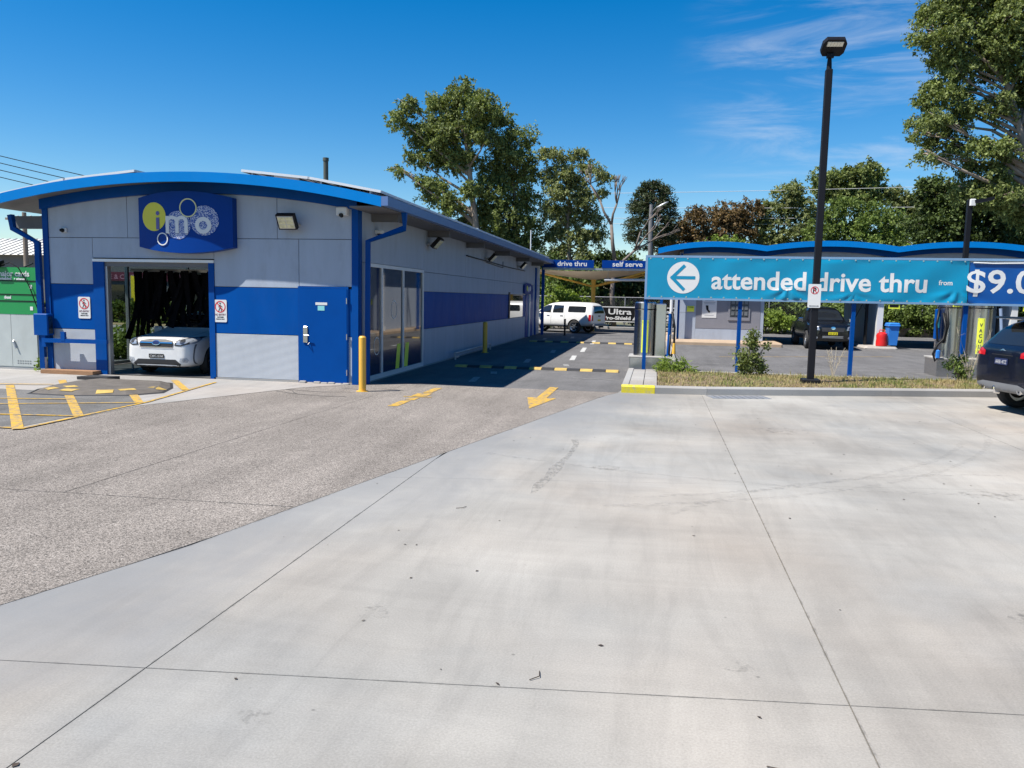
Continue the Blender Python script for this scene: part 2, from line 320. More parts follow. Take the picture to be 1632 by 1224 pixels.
for i in range(len(XJ)-1):
    for j in range(len(YJ)-1):
        a, b_ = XJ[i]+G, XJ[i+1]-G; gy = G if j != 1 else .0015
        P = []
        # left boundary from bottom to top, clipped by the curved edge
        ylo = lambda x: YJ[j](x)+(G if j != 2 else .0015); yhi = lambda x: YJ[j+1](x)-(G if j != 1 else .0015)
        left = []
        for v in np.linspace(0,1,28):
            x = a
            for _ in range(12): y = ylo(x)+(yhi(x)-ylo(x))*v; x = max(a, xe(y)+.006)
            if x < b_-.01: left.append((x, y))
        if j == 2 and i < 2:
            left = [q for q in left if q[1] < 16.35] if XJ[i+1] < 0 else [q if q[1] < 16.4 else (max(q[0],-.66), q[1]) for q in left]
        if len(left) < 2: continue
        top = left[-1]; bot = left[0]
        right = [(b_, yhi(b_)), (b_, ylo(b_))]
        if top[1] < yhi(top[0])-.05:                     # edge leaves through the right side
            right = [(b_, min(yhi(b_), yx(b_)-.01)), (b_, ylo(b_))]
        poly = left + right
        MB().prism(poly, -.06, 0).build('concrete_slab', m_conc, fore)
aggp = MB().sheet([(-40,-3.6),(-6.4,-3.6)]+EDGE[1:]+[(-.66,16.4),(-6.1,16.4),(-6.1,15.9),(-40,15.9)], -.03).build('aggregate_pavement', m_joint, kind='structure')
g = .006
low = [(-40,-3.6),(xe(-3.6)-g,-3.6)]+[(xe(y)-g,y) for y in np.linspace(-3,6.5,12)]+[(-5.4,6.45),(-40,5.2)]
MB().prism(low, -.06, -.002).build('aggregate_slab', m_agg, aggp)
MB().prism([(-5.4+g,6.45+g*2)]+[(xe(6.51)-g,6.52)]+[(xe(y)-g,y) for y in np.linspace(6.8,16.35,12)]+[(-5.2,16.38),(-5.2,14.2)], -.06, -.002).build('aggregate_slab', m_agg, aggp)
MB().prism([(-40,5.2+g*2),(-5.4-g,6.45+g*2),(-5.2-g,14.2),(-5.2-g,16.38),(-6.1,16.38),(-6.1,15.9),(-40,15.9)], -.06, -.002).build('aggregate_slab', m_agg, aggp)
# cracks in the aggregate by the door
rng = random.Random(3)
cr = MB()
for (x,y,dx,dy,n) in ((-5.7,14.6,-.35,.02,9),(-7.2,14.3,.3,-.12,7),(-4.9,15.2,-.3,-.05,6),(-6.6,14.0,-.2,.13,5)):
    px = [(x,y)]
    for k in range(n): px.append((px[-1][0]+dx*rng.uniform(.4,1), px[-1][1]+dy*rng.uniform(.3,1)+rng.uniform(-.12,.12)))
    for p, q in zip(px, px[1:]):
        w = rng.uniform(.006,.014); cr.add([(p[0],p[1]-w,.002),(q[0],q[1]-w,.002),(q[0],q[1]+w,.002),(p[0],p[1]+w,.002)], [(0,1,2,3)])
cr.build('pavement_crack', m_joint, aggp)
drive = MB().sheet([(-6.1,16.4),(60,16.4),(60,54),(-40,54),(-40,42),(-6.1,42)], -.006).build('driveway', m_asph, kind='structure')
MB().sheet([(-40,15.9),(-13.5,15.9),(-13.5,42),(-40,42)], -.004).build('side_path', m_conc2, kind='structure')
# apron in front of the wash bay
apron = MB().sheet([(-30,9.2),(-8.34,9.27),(-8.33,11.7),(-7.0,14.95),(-6.25,15.84),(-30,15.84)], .003).build('apron', m_conc2, kind='structure')
MB().sheet([(-30,9.3),(-8.5,9.32),(-8.5,11.9),(-9.3,12.9),(-30,13.0)], .007).build('grey_painted_patch', m_asph_dk, apron)
def strip(p, q, w, z, m, par, name='painted_line'):
    p, q = Vector(p), Vector(q); n = Vector((-(q-p).y, (q-p).x)).normalized()*w/2
    return MB().sheet([p+n, p-n, q-n, q+n], z).build(name, m, par)
for k, (p, q, w) in enumerate((((-30,9.0),(-8.36,9.3),.075),((-8.36,9.27),(-8.44,12.1),.075),((-8.44,12.1),(-9.0,15.2),.07),
        ((-12.3,13.42),(-8.36,9.22),.14),((-12.05,14.5),(-8.4,10.42),.14),((-9.22,12.84),(-8.46,11.93),.14),((-9.98,15.25),(-8.8,13.8),.14),
        ((-16,9.2),(-8.4,10.42),.07),((-16,8.9),(-8.5,11.95),.06),((-17,10.2),(-9.8,12.0),.06),((-20,11.6),(-11.6,13.75),.07))):
    strip(p, q, w, .012+.0008*k, m_yel, apron)
# the rubber threshold hump in front of the bay
hump = thing('threshold_hump', 'low worn rubber hump with yellow blocks on the wash bay apron', 'speed hump', (-10.3,13.6,.01))
hp = [(-11.0,12.45),(-10.2,12.42),(-9.3,12.75),(-8.98,13.3),(-9.25,14.0),(-9.75,14.75),(-11.35,14.75),(-11.5,14.1),(-11.35,13.1)]
cx, cy = -10.3, 13.7
inn = [(cx+(p[0]-cx)*.84, cy+(p[1]-cy)*.8) for p in hp]; n = len(hp)
MB().add([(p[0],p[1],.01) for p in hp]+[(p[0],p[1],.075) for p in inn], [tuple(range(n,2*n))]+[(i,(i+1)%n,(i+1)%n+n,i+n) for i in range(n)]).build('rubber_ramp', m_rub2, hump)
MB().add([(p[0],p[1],.006) for p in [(cx+(p[0]-cx)*1.05, cy+(p[1]-cy)*1.05) for p in hp]]+[(p[0],p[1],.02) for p in hp], [(i,(i+1)%n,(i+1)%n+n,i+n) for i in range(n)]).build('rubber_edge', m_rub, hump)
def rampz(x, y):
    p = Vector((x-cx,y-cy)); f = 0
    for a, b2 in zip(hp, hp[1:]+hp[:1]):
        A, D = Vector((a[0]-cx,a[1]-cy)), Vector((b2[0]-a[0],b2[1]-a[1])); den = p.x*D.y-p.y*D.x
        if abs(den) < 1e-9: continue
        s = (A.x*D.y-A.y*D.x)/den; u = (A.x*p.y-A.y*p.x)/den
        if s > 0 and 0 <= u <= 1: f = 1/s
    return .01+.065*max(0,min(1,(1-f)/.18))
for (x,y) in ((-10.85,12.78),(-10.72,13.12),(-10.4,12.7),(-9.75,12.78),(-9.5,13.05),(-9.22,13.55)):
    d = Vector((cx-x, cy-y)).normalized(); e = Vector((-d.y,d.x)); Q = [Vector((x,y))+d*a*.1+e*b2*.14 for a, b2 in ((-1,-1),(-1,0),(-1,1),(0,1),(1,1),(1,0),(1,-1),(0,-1))]
    MB().add([(q.x,q.y,rampz(q.x,q.y)+.007) for q in Q]+[(x,y,rampz(x,y)+.009)],[(k,(k+1)%8,8) for k in range(8)]).build('yellow_block', m_hyel, hump)
MB().prism([(-11.9,14.75),(-11.2,14.75),(-11.15,15.1),(-11.8,15.12)], .006, .07).build('rubber_wedge', m_rub, hump)
# lane arrows and dashes
def arrow(cx, tip, tail, w, name, m):
    hl = .45*(tail-tip); P = [(cx,tip),(cx+w*1.45,tip+hl),(cx+w*.5,tip+hl),(cx+w*.5,tail),(cx-w*.5,tail),(cx-w*.5,tip+hl),(cx-w*1.45,tip+hl)]
    return MB().sheet(P, .004).build(name, m, aggp)
arrow(-2.08,13.4,16.8,.19,'painted_arrow', m_yel)
for (a,b,c,d) in ((-4.47,12.95,-4.3,13.75),(-4.44,13.8,-4.27,14.2),(-4.62,14.25,-4.08,14.4),(-4.5,14.4,-4.22,14.9),(-4.44,14.95,-4.28,15.85)):
    MB().sheet([(a,b),(c,b+.06),(c,d),(a,d-.06)], .004).build('painted_dash', m_yel, aggp)
for y0, y1, x, m in ((17.3,18.4,-4.0,m_wht2),(19.3,19.9,-3.9,m_wht2),(23,24.4,-3.7,m_wht2),(27.5,29,-3.5,m_wht2),(22.2,22.9,-2.4,m_wht2),(24.5,26.5,-2.5,m_whl),(28.5,31.0,-2.55,m_whl),(33.5,36.5,-2.6,m_whl),(38,39.6,-3.9,m_wht2),(36.2,37.6,-5.0,m_wht2)):
    strip((x,y0),(x-.12,y1),.16,-.001,m,drive,'painted_dash')
for p, q in (((.75,25.0),(9,25.2)),((2.2,28.2),(8.6,31.2)),((4.2,24.2),(9.5,23.6)),((-1.9,19.0),(-.9,18.9))):
    strip(p, q, .07, -.001, m_wht2 if p[0] != 2.2 else m_yel, drive)
def lanehump(y, x0, x1, label):
    t = thing('speed_hump', label, 'speed hump', (x0,y,0), 0, 'segmented speed humps across the lane')
    n = int(round((x1-x0)/.34)); w = (x1-x0)/n
    for k in range(n):
        a, b = x0+k*w+.008, x0+(k+1)*w-.008
        MB().prism([(y-.17,-.004),(y-.15,.02),(y-.06,.05),(y+.06,.05),(y+.15,.02),(y+.17,-.004)], a, b, 'x').build('hump_segment', m_hyel if k % 2 == 0 else m_rub, t)
lanehump(21.0, -5.3, -.9, 'yellow and black speed hump beside the nearer vacuum plinth')
lanehump(34.2, -5.35, -.6, 'yellow and black speed hump towards the white utility vehicle')
# ================================================================== KERB ISLAND
isl = thing('kerb_island', 'raised kerb island with dry grass under the teal banner', 'traffic island', (0,16.3,0)); 
KF = [(-.64,16.34),(.04,16.37),(1.08,16.5),(2.9,17.0),(4.87,17.57),(6.84,18.1),(9.4,18.8),(12,19.5),(14.5,20.2)]
def off(P, d):
    o = []
    for i, p in enumerate(P):
        a = Vector(P[max(i-1,0)]); b = Vector(P[min(i+1,len(P)-1)]); t = (b-a).normalized(); o.append((p[0]-t.y*d, p[1]+t.x*d))
    return o
KI = off(KF, .17)
def kerbseg(i0, i1, m, name='kerb_stone'):
    P = KF[i0:i1+1]; Q = KI[i0:i1+1]; h = .155; t0 = off(KF,.03)[i0:i1+1]
    V = []; n = i1-i0+1
    for p, q, r in zip(P, Q, t0): V += [(p[0],p[1],-.03),(p[0],p[1],h-.03),(r[0],r[1],h),(q[0],q[1],h),(q[0],q[1],-.03)]
    V = [((v[0]+(.003 if k < 5 else (-.003 if k >= 5*(n-1) else 0))), v[1], v[2]) for k, v in enumerate(V)]
    F = [(0,1,2,3,4), tuple(5*(n-1)+k for k in (4,3,2,1,0))]
    for k in range(n-1): F += [(5*k+j, 5*k+5+j, 5*k+5+(j+1)%5, 5*k+(j+1)%5) for j in range(5)]
    return MB().add(V, F).build(name, m, isl)
kerbseg(0,1,m_yelk,'painted_kerb_end'); kerbseg(1,2,m_kerb); kerbseg(2,4,m_kerb); kerbseg(4,6,m_kerb); kerbseg(6,8,m_kerb)
BK = 20.2
MB().bbox(-.64,-.49,16.53,20.6,-.03,.15,.02).build('side_kerb', m_kerb, isl)
for a, b in ((.1,2.6),(2.61,5.1),(5.11,7.6),(7.61,10.1),(10.11,14.4)): MB().bbox(a,b,BK,BK+.16,-.03,.16,.02).build('back_kerb', m_conc2, isl)
# timber-look paver strips on the nose of the island
for k in range(14):
    y0 = 16.56+k*.26
    MB().bbox(-.485, -.205, y0, y0+.25, 0, .155+.004*((k*7) % 3), .008).build('paver', m_conc2, isl); MB().bbox(-.195, .08, y0+.06, y0+.31, 0, .155+.004*((k*5) % 3), .008).build('paver', m_conc2, isl)
soil = MB(); gx = np.linspace(.09,14.3,70)
rs = random.Random(8); V = []; F = []; NY = 8
for i, x in enumerate(gx):
    y0 = float(np.interp(x, [p[0] for p in KI], [p[1] for p in KI]))-.005; y1 = BK+.01
    for j in range(NY):
        t = j/(NY-1); V.append((x, y0+(y1-y0)*t, .148+.05*sin(pi*t)+rs.uniform(-.008,.012)*(0 < j < NY-1)))
for i in range(len(gx)-1):
    for j in range(NY-1): a = i*NY+j; F.append((a,a+NY,a+NY+1,a+1))
soil.add(V,F).build('island_soil', m_grassbase, isl, smooth=True)
# grass blades
mg, nd, lk, b = nodes('island_grass'); gi = nd.new('ShaderNodeNewGeometry')
c1 = ramp(nd, lk, gi.outputs['Random Per Island'], [(0,(.07,.12,.02)),(.5,(.15,.185,.04)),(1,(.32,.27,.09))])
c2 = ramp(nd, lk, gi.outputs['Random Per Island'], [(0,(.22,.16,.06)),(1,(.42,.33,.16))])
fc = ramp(nd, lk, noise(nd, lk, pos(nd, lk), 1.3, 5, .6), [(.42,0),(.6,.9)]); lk.new(mix(nd, lk, fc, c1, c2), b.inputs['Base Color']); b.inputs['Roughness'].default_value = .7; MATS['grass'] = mg
rn = np.random.default_rng(5); NB = 42000
bx = rn.uniform(.1,14.2,NB); kf = np.interp(bx, [p[0] for p in KI], [p[1] for p in KI]); tt = rn.random(NB)**1.15; by = kf+.0+(BK-.02-kf)*tt
patch = np.sin(bx*1.7+by*2.1)*.5+np.sin(bx*.9-by*3.3+1)*.5
patch2 = np.sin(bx*3.7+1.3*np.sin(by*4.1))*np.sin(by*5.3+bx*1.1); keep = rn.random(NB) < np.clip(.98-.8*(tt > .72)*np.clip(patch+.6,0,1)-.75*np.clip(patch2*1.6-.5,0,1),.1,1); bx, by, tt = bx[keep], by[keep], tt[keep]; NB = len(bx)
bz = .148+.05*np.sin(pi*tt)-.004; a = rn.uniform(0,2*pi,NB); h = rn.uniform(.02,.07,NB)*(1+.9*(rn.random(NB) > .96))*np.where(np.sin(bx*5.1)*np.sin(by*6.3+bx) > .6,1.7,1); w = rn.uniform(.004,.009,NB); l = rn.uniform(0,.05,NB); la = rn.uniform(0,2*pi,NB)
vv = np.stack([np.stack([bx-w*np.cos(a),by-w*np.sin(a),bz],1),np.stack([bx+w*np.cos(a),by+w*np.sin(a),bz],1),np.stack([bx+l*np.cos(la),by+l*np.sin(la),bz+h],1)],1).reshape(-1,3)
def npmesh(name, v, k):
    me = bpy.data.meshes.new(name); n = len(v)//k; me.vertices.add(len(v)); me.vertices.foreach_set('co', v.astype(np.float32).ravel()); me.loops.add(n*k); me.loops.foreach_set('vertex_index', np.arange(n*k, dtype=np.int32))
    me.polygons.add(n); me.polygons.foreach_set('loop_start', np.arange(0,n*k,k,dtype=np.int32)); me.update(calc_edges=True); return me
gr = put('grass', npmesh('grass', vv, 3), mg, None, 'stuff'); gr['label'] = 'short dry grass on the kerb island'; gr['category'] = 'grass'
# drain grate at the kerb
gt = thing('drain_grate', 'grey steel drain grate set into the concrete against the kerb', 'drain grate', (1.5,16.2,0))
gm = Matrix.Translation((1.05,16.44,0)) @ Matrix.Rotation(math.atan2(.5,1.85),4,'Z')
MB().box(0,1.15,-.5,-.06,-.03,.001).xf(gm).build('grate_pit', m_black, gt); 
MB().box(-.02,1.17,-.52,-.5,0,.008).box(-.02,1.17,-.06,-.04,0,.008).box(-.02,0,-.5,-.06,0,.008).box(1.15,1.17,-.5,-.06,0,.008).xf(gm).build('grate_frame', m_galv, gt)
for k in range(9): MB().box(.01+k*.128,.11+k*.128,-.5,-.06,0,.007).xf(gm).build('grate_bar', m_galv, gt)
# litter and stains on the concrete
lt = MB(); r5 = random.Random(11)
for k in range(90):
    y = r5.uniform(2.6,15); x = r5.uniform(xe(y)-.6, 7); s = r5.uniform(.006,.02); a = r5.uniform(0,pi); e = r5.uniform(.3,.8)
    lt.add([(x+s*cos(a),y+s*sin(a),.004),(x-s*e*sin(a),y+s*e*cos(a),.007),(x-s*cos(a),y-s*sin(a),.004),(x+s*e*sin(a),y-s*e*cos(a),.006)],[(0,1,2,3)])
for (x,y,a) in ((-.55,3.75,.75),(-1.7,6.8,.3),(.6,3.15,1.9)): lt.tube([(x,y,.006),(x+.06*cos(a),y+.06*sin(a),.01),(x+.11*cos(a+.5),y+.11*sin(a+.5),.006)], .0025, 5)
o = lt.build('leaf_litter', mat('litter_brown', (.05,.035,.025), .8, var=.4), kind='stuff'); o['label'] = 'tiny dry leaves and grit on the concrete'; o['category'] = 'litter'
def stain(name, col, lo, hi, dens, sc, st=(1,1,1), rot=0):
    m, nd, lk, b = nodes(name); b.inputs['Base Color'].default_value = (*col,1); b.inputs['Roughness'].default_value = .85; v = pos(nd, lk, st, (0,0,rot))
    f = ramp(nd, lk, noise(nd, lk, v, sc, 6, .75), [(lo,0),(hi,dens)]); t = nd.new('ShaderNodeBsdfTransparent'); mx = nd.new('ShaderNodeMixShader'); lk.new(f, mx.inputs[0]); lk.new(t.outputs[0], mx.inputs[1]); lk.new(b.outputs[0], mx.inputs[2]); lk.new(mx.outputs[0], nd['Material Output'].inputs[0]); return m
m_scar = stain('scraped_concrete', (.17,.165,.155), .44, .62, .4, 22, (1,.5,1)); m_tread = stain('tyre_tread_mark', (.16,.155,.15), .46, .66, .22, 26, (.4,1,1)); m_crack = stain('hairline_stain', (.22,.21,.2), .3, .7, .6, 6)
def ribbon(P, w, z, m, name='tyre_mark'):
    L, R_ = off(P, w/2), off(P, -w/2); n = len(P)
    return MB().add([(p[0],p[1],z) for p in L+R_], [(i,i+1,n+i+1,n+i) for i in range(n-1)]).build(name, m, fore)
m_jd = stain('joint_dirt', (.11,.105,.095), .46, .72, .4, 9); m_oil = stain('oil_drip', (.07,.065,.06), .5, .75, .5, 9)
def rag(P, w, z, m, seed, name='joint_stain'):
    r = random.Random(seed); L = []
    for a, b_ in zip(P, P[1:]):
        n = max(2,int(math.dist(a,b_)/.35)); L += [(a[0]+(b_[0]-a[0])*k/n, a[1]+(b_[1]-a[1])*k/n) for k in range(n)]
    L.append(P[-1]); u = off(L,.5); d = [(p[0]-q[0],p[1]-q[1]) for p, q in zip(u,L)]; n = len(L)
    V = [(p[0]+2*e[0]*w*r.uniform(.15,1),p[1]+2*e[1]*w*r.uniform(.15,1),z) for p, e in zip(L,d)]+[(p[0]-2*e[0]*w*r.uniform(.15,1),p[1]-2*e[1]*w*r.uniform(.15,1),z) for p, e in zip(L,d)]
    return MB().add(V,[(i,i+1,n+i+1,n+i) for i in range(n-1)]).build(name, m, fore)
for k, x in enumerate(XJ[1:4]): rag([(x,2.4),(x,14.2 if x < 4 else 16)],.014,.0022,m_jd,k)
rag([(x,3.73+.107*x) for x in (-4,-1,2,5)],.014,.0026,m_jd,7); rag(EDGE[1:],.03,.003,m_jd,8)
for k, (x,y,rx,ry,m) in enumerate(((2.4,5.2,.22,.16,m_oil),(-1.6,4.4,.14,.1,m_oil),(.5,4.15,.12,.08,m_oil),(3.4,8.6,.4,.25,m_oil),(-.5,8.9,.2,.15,m_oil),(1.9,12.2,.5,.3,m_oil),(6.0,13.2,.6,.3,m_oil),(-1.7,3.15,.1,.07,m_oil))):
    r = random.Random(k+50); MB().sheet([(x+rx*r.uniform(.6,1.1)*cos(2*pi*i/18),y+ry*r.uniform(.6,1.1)*sin(2*pi*i/18)) for i in range(18)],.0028+.0001*k).build('surface_stain', m, fore)
rag([(-.98,10.6),(-.95,9.9),(-1.0,9.1),(-1.06,8.3),(-1.12,7.5)],.09,.0045,m_scar,31,'tyre_mark')
for k, (cx_, cy_, r, a0, a1) in enumerate(((5,4.2,5.6,1.75,2.6),(-3,15,8.2,-1.25,-.3),(-3,15,7.9,-1.2,-.4),(2,18,9.5,-2.0,-1.0))): rag([(cx_+r*cos(a0+(a1-a0)*i/14), cy_+r*sin(a0+(a1-a0)*i/14)) for i in range(15)],.07,.0048+.0002*k,m_tread,40+k,'tyre_mark')
# ================================================================== CAR WASH
XL, XR, YF, YB = -13.48, -6.1, 15.85, 42.0
def zr(x, dz=0): return 4.32-.0255*(x+9.85)**2+dz
W = thing('car_wash_building', 'long grey and blue car wash hall with curved bright blue roof edge', 'building', (-9.8,28.9,0))
m_rib, nd, lk, b = nodes('ribbed_panel'); wv_ = nd.new('ShaderNodeTexWave'); wv_.bands_direction = 'Z'; wv_.inputs['Scale'].default_value = 13; lk.new(pos(nd, lk), wv_.inputs['Vector']); lk.new(ramp(nd, lk, noise(nd, lk, pos(nd, lk, (1,1,.3)), 2.2, 6, .7), [(.3,(.36,.385,.42)),(.7,(.42,.445,.48))]), b.inputs['Base Color']); b.inputs['Roughness'].default_value = .42; b.inputs['Specular IOR Level'].default_value = .4; bumpn(nd, lk, b, wv_.outputs['Fac'], .5, .008); MATS['rib'] = m_rib
# front wall pieces --------------------------------------------------
g = .006
def fpanel(x0, x1, z0, z1, m, y=YF, name='wall_panel'):
    MB().box(x0+g, x1-g, y, y+.05, z0+g, z1-g).build(name, m, W)
def arcpanel(x0, x1, z0, m, dz=-.2):
    xs = np.linspace(x0+g, x1-g, 9); P = [(x0+g,z0+g),(x1-g,z0+g)]+[(x, zr(x,dz)) for x in xs[::-1]]
    MB().prism(P, YF, YF+.05, 'y').build('wall_panel', m, W)
for x0, x1 in ((-13.35,-12.27),(-9.36,-7.42)):
    fpanel(x0,x1,.04,1.0,m_rib); fpanel(x0,x1,1.0,2.0,m_blue)
fpanel(-13.35,-12.27,2.0,3.02,m_panel); fpanel(-12.27,-9.36,2.58,3.02,m_panel); fpanel(-9.36,-7.42,2.0,3.02,m_panel); fpanel(-7.42,-6.24,2.04,3.02,m_panel)
fpanel(-6.33,-6.24,.04,1.0,m_panel); fpanel(-6.33,-6.24,1.0,2.0,m_blue)
for x0, x1 in ((-13.35,-11.4),(-11.4,-7.9),(-7.9,-6.24)): arcpanel(x0,x1,3.02,m_panel)
# dark core behind the joints
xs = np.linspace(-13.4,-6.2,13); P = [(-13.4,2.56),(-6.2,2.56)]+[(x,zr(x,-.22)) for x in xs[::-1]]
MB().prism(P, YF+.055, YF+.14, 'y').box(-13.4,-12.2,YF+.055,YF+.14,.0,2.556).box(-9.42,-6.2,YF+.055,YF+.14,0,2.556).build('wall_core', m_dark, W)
MB().box(-9.4,-6.2,YF-.02,YF+.05,-.03,.04).box(-13.5,-12.2,YF-.02,YF+.05,-.03,.04).build('plinth', m_kerb, W)
MB().box(-13.45,-12.15,YF-.3,YF-.021,.0,.09).build('timber_kerb', m_wood, W)
MB().box(-6.24,-6.1,YF-.03,YF+.2,0,zr(-6.17,-.19)).build('corner_post', m_trim, W); MB().box(-13.48,-13.35,YF-.03,YF+.2,0,zr(-13.4,-.19)).build('corner_post', m_trim, W)
MB().box(-12.27,-12.0,YF-.02,YF+.16,0,2.5).build('door_jamb', m_trim, W); MB().box(-9.49,-9.36,YF-.02,YF+.16,0,2.5).build('door_jamb', m_trim, W)
MB().box(-12.27,-9.36,YF-.03,YF+.18,2.5,2.56).build('door_header', m_alu, W); MB().box(-12.0,-9.49,YF+.02,YF+.14,2.4,2.499).build('shutter_box', m_soff, W)
MB().box(-12.0,-11.94,YF+.02,YF+.14,0,2.4).build('guide_rail', m_galv, W)
d = MB().box(-7.40,-6.35,YF-.035,YF+.04,.02,2.0).build('service_door', m_door, W)
MB().box(-7.44,-7.40,YF-.025,YF+.03,0,2.04).box(-6.35,-6.32,YF-.025,YF+.03,0,2.04).box(-7.40,-6.35,YF-.025,YF+.03,2.003,2.04).build('door_frame', m_trim, W)
MB().bbox(-7.32,-7.22,YF-.06,YF-.036,.86,1.2,.008).build('lock_plate', m_steel, d)
MB().tube([(-7.27,YF-.06,1.02),(-7.27,YF-.1,1.02),(-7.17,YF-.1,1.01)], .012).tube([(-7.22,YF-.045,.83),(-7.19,YF-.09,.82),(-7.17,YF-.05,.86)], .012).build('door_lever', m_steel, d)
for z in (.25,1.0,1.75): MB().tube([(-6.345,YF-.05,z-.06),(-6.345,YF-.05,z+.06)], .012).build('hinge', m_steel, d)
MB().box(-7.04,-6.78,YF-.04,YF-.036,1.655,1.71).build('door_notice', m_white, d); MB().box(-6.99,-6.84,YF-.04,YF-.036,1.54,1.64).build('door_notice', mat('pale_teal_sheet',(.2,.55,.58),.5), d)
# crumbling step below the door
rk = random.Random(2)
for k in range(7): 
    x = -7.4+k*.16; MB().bbox(x,x+.15,YF-.06-rk.random()*.04,YF-.02,-.02,.02+rk.random()*.03,.015).build('step_stone', m_kerb, W)
# interior ------------------------------------------------------------
MB().sheet([(-13.3,YF+.1),(-9.3,YF+.1),(-9.3,41.8),(-13.3,41.8)], .006).build('bay_floor', mat('wet_floor',(.09,.09,.09),.55,var=.3,spec=.3), W)
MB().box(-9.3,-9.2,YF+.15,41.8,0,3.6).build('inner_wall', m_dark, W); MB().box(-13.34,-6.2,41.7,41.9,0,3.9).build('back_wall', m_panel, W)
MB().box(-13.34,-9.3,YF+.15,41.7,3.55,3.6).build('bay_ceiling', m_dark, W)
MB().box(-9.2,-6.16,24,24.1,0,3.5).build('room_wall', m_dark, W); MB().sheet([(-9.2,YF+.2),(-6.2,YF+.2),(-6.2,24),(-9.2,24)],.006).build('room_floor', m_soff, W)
# left glazed wall
yy = [16.05,18.5,21.2,24.2,27.5,31]
for a, b_ in zip(yy, yy[1:]):
    f = MB().box(-13.43,-13.35,a,a+.07,.02,3.3).box(-13.43,-13.35,a+.07,b_,.02,.1).box(-13.43,-13.35,a+.07,b_,2.6,2.68).build('glass_wall_frame', m_galv, W)
    MB().box(-13.395,-13.385,a+.07,b_,.1,2.6).build('glass_pane', m_glass, f)
    MB().box(-13.43,-13.35,a+.07,b_,2.68,3.75).build('wall_panel', m_panel, W)
for a, b_ in ((31.005,36.4),(36.41,41.9)): MB().box(-13.45,-13.35,a,b_,.02,3.75).build('wall_panel', m_panel, W)
# side wall -----------------------------------------------------------
def spanel(y0, y1, z0, z1, m): MB().box(XR-.06, XR, y0+g, y1-g, z0+g, z1-g).build('wall_panel', m, W)
SJ = [20.58,25.25,29.97,34.52,37.4]
for a, b_ in zip(SJ, SJ[1:]):
    for z0, z1, m in ((.02,1.0,m_panel),(1.0,2.0,m_blue),(2.0,2.52,m_panel),(2.52,3.62,m_panel)): spanel(a,b_,z0,z1,m)
spanel(16.05,20.58,2.57,3.62,m_panel); spanel(16.03,16.245,.02,2.57,m_panel); spanel(37.4,42,2.52,3.62,m_panel); spanel(39.7,42,.02,2.52,m_panel)
MB().box(XR-.16,XR-.065,20.56,41.9,0,3.75).box(XR-.16,XR-.065,16.05,20.56,2.56,3.75).build('wall_core', m_dark, W)
MB().box(XR-.1,XR+.02,16.25,41.9,-.03,.02).build('plinth', m_kerb, W)
fr = MB()
for y in (16.25,17.26,18.81,20.48): fr.box(XR-.05,XR+.012,y,y+.075,.12,2.49)
fr.box(XR-.05,XR+.014,16.25,20.555,.02,.12).box(XR-.05,XR+.014,16.25,20.555,2.49,2.565)
fr.build('window_frame', m_alu, W)
for a, b_ in ((16.325,17.26),(17.335,18.81),(18.885,20.48)):
    p = MB().box(XR-.028,XR-.02,a,b_,.12,2.49).build('window_pane', m_winglass, W)
    MB().box(XR-.0195,XR-.017,a,b_,.121,.62+(.1 if a > 18 else 0)).build('window_decal', mat('navy_film',(.01,.02,.06),.15), p)
for (y,w) in ((18.3,.28),(18.95,.3)): MB().add([(XR-.016,y,.13),(XR-.016,y+w,.13),(XR-.016,y+w+.12,.72),(XR-.016,y+w*.5,.72)],[(0,1,2,3)]).build('window_decal', m_ylw, W)
for (y,z,r) in ((18.2,1.55,.22),(17.0,.75,.2)):
    MB().add([(XR-.0165,y+r*k2*cos(2*pi*k/28),z+r*k2*sin(2*pi*k/28)) for k2 in (1,.9) for k in range(28)],[(k,(k+1)%28,28+(k+1)%28,28+k) for k in range(28)]).build('ring_decal', m_letter, W)
# far side door group
MB().box(XR-.02,XR+.03,33.0,33.28,1.0,2.1).build('side_window_frame', m_black, W); MB().box(XR-.02,XR+.012,33.35,36.6,1.02,2.02).build('side_window', m_winglass, W)
MB().box(XR-.02,XR+.02,37.4,38.3,0,2.1).build('side_door', m_trim, W); MB().box(XR-.02,XR+.06,38.35,38.6,0,2.5).build('side_post', m_alu, W); MB().box(XR-.02,XR+.02,38.65,39.65,0,2.3).build('side_door', m_door, W)
MB().box(XR-.1,XR+.06,40.3,40.6,0,3.4).build('side_post', m_trim, W)
# roof ------------------------------------------------------------------
XS = np.linspace(-14.45,-5.38,26); Y0, Y1 = 15.2, 42.3
def arcsolid(y0, y1, dz0, dz1, xs=XS):
    P = [(x,zr(x,dz1)) for x in xs]+[(x,zr(x,dz0)) for x in xs[::-1]]
    n = len(xs); V = [(p[0],y0,p[1]) for p in P]+[(p[0],y1,p[1]) for p in P]; F = []
    for i in range(n-1):
        a, b_, c, d_ = i, i+1, 2*n-2-i, 2*n-1-i
        F += [(a,b_,c,d_),(a+2*n,d_+2*n,c+2*n,b_+2*n),(a,a+2*n,b_+2*n,b_),(d_,c,c+2*n,d_+2*n)]
    F += [(0,2*n-1,4*n-1,2*n),(n-1,3*n-1,3*n,n)]
    return MB().add(V,F)
roof = arcsolid(Y0+.02, Y1, -.14, -.02).build('roof', m_soff, W, smooth=40)
arcsolid(Y0-.02, Y0+.018, -.2, .0).build('roof_fascia', m_fascia, roof, smooth=40)
arcsolid(YF-.1, YF-.004, -.36, -.145, np.linspace(-13.48,-6.1,24)).build('fascia_beam', m_trim, roof, smooth=40)
gz = zr(-5.38)
MB().box(-5.378,-5.24,Y0-.02,Y1,gz-.18,gz+.0).build('gutter', m_gutter, roof)
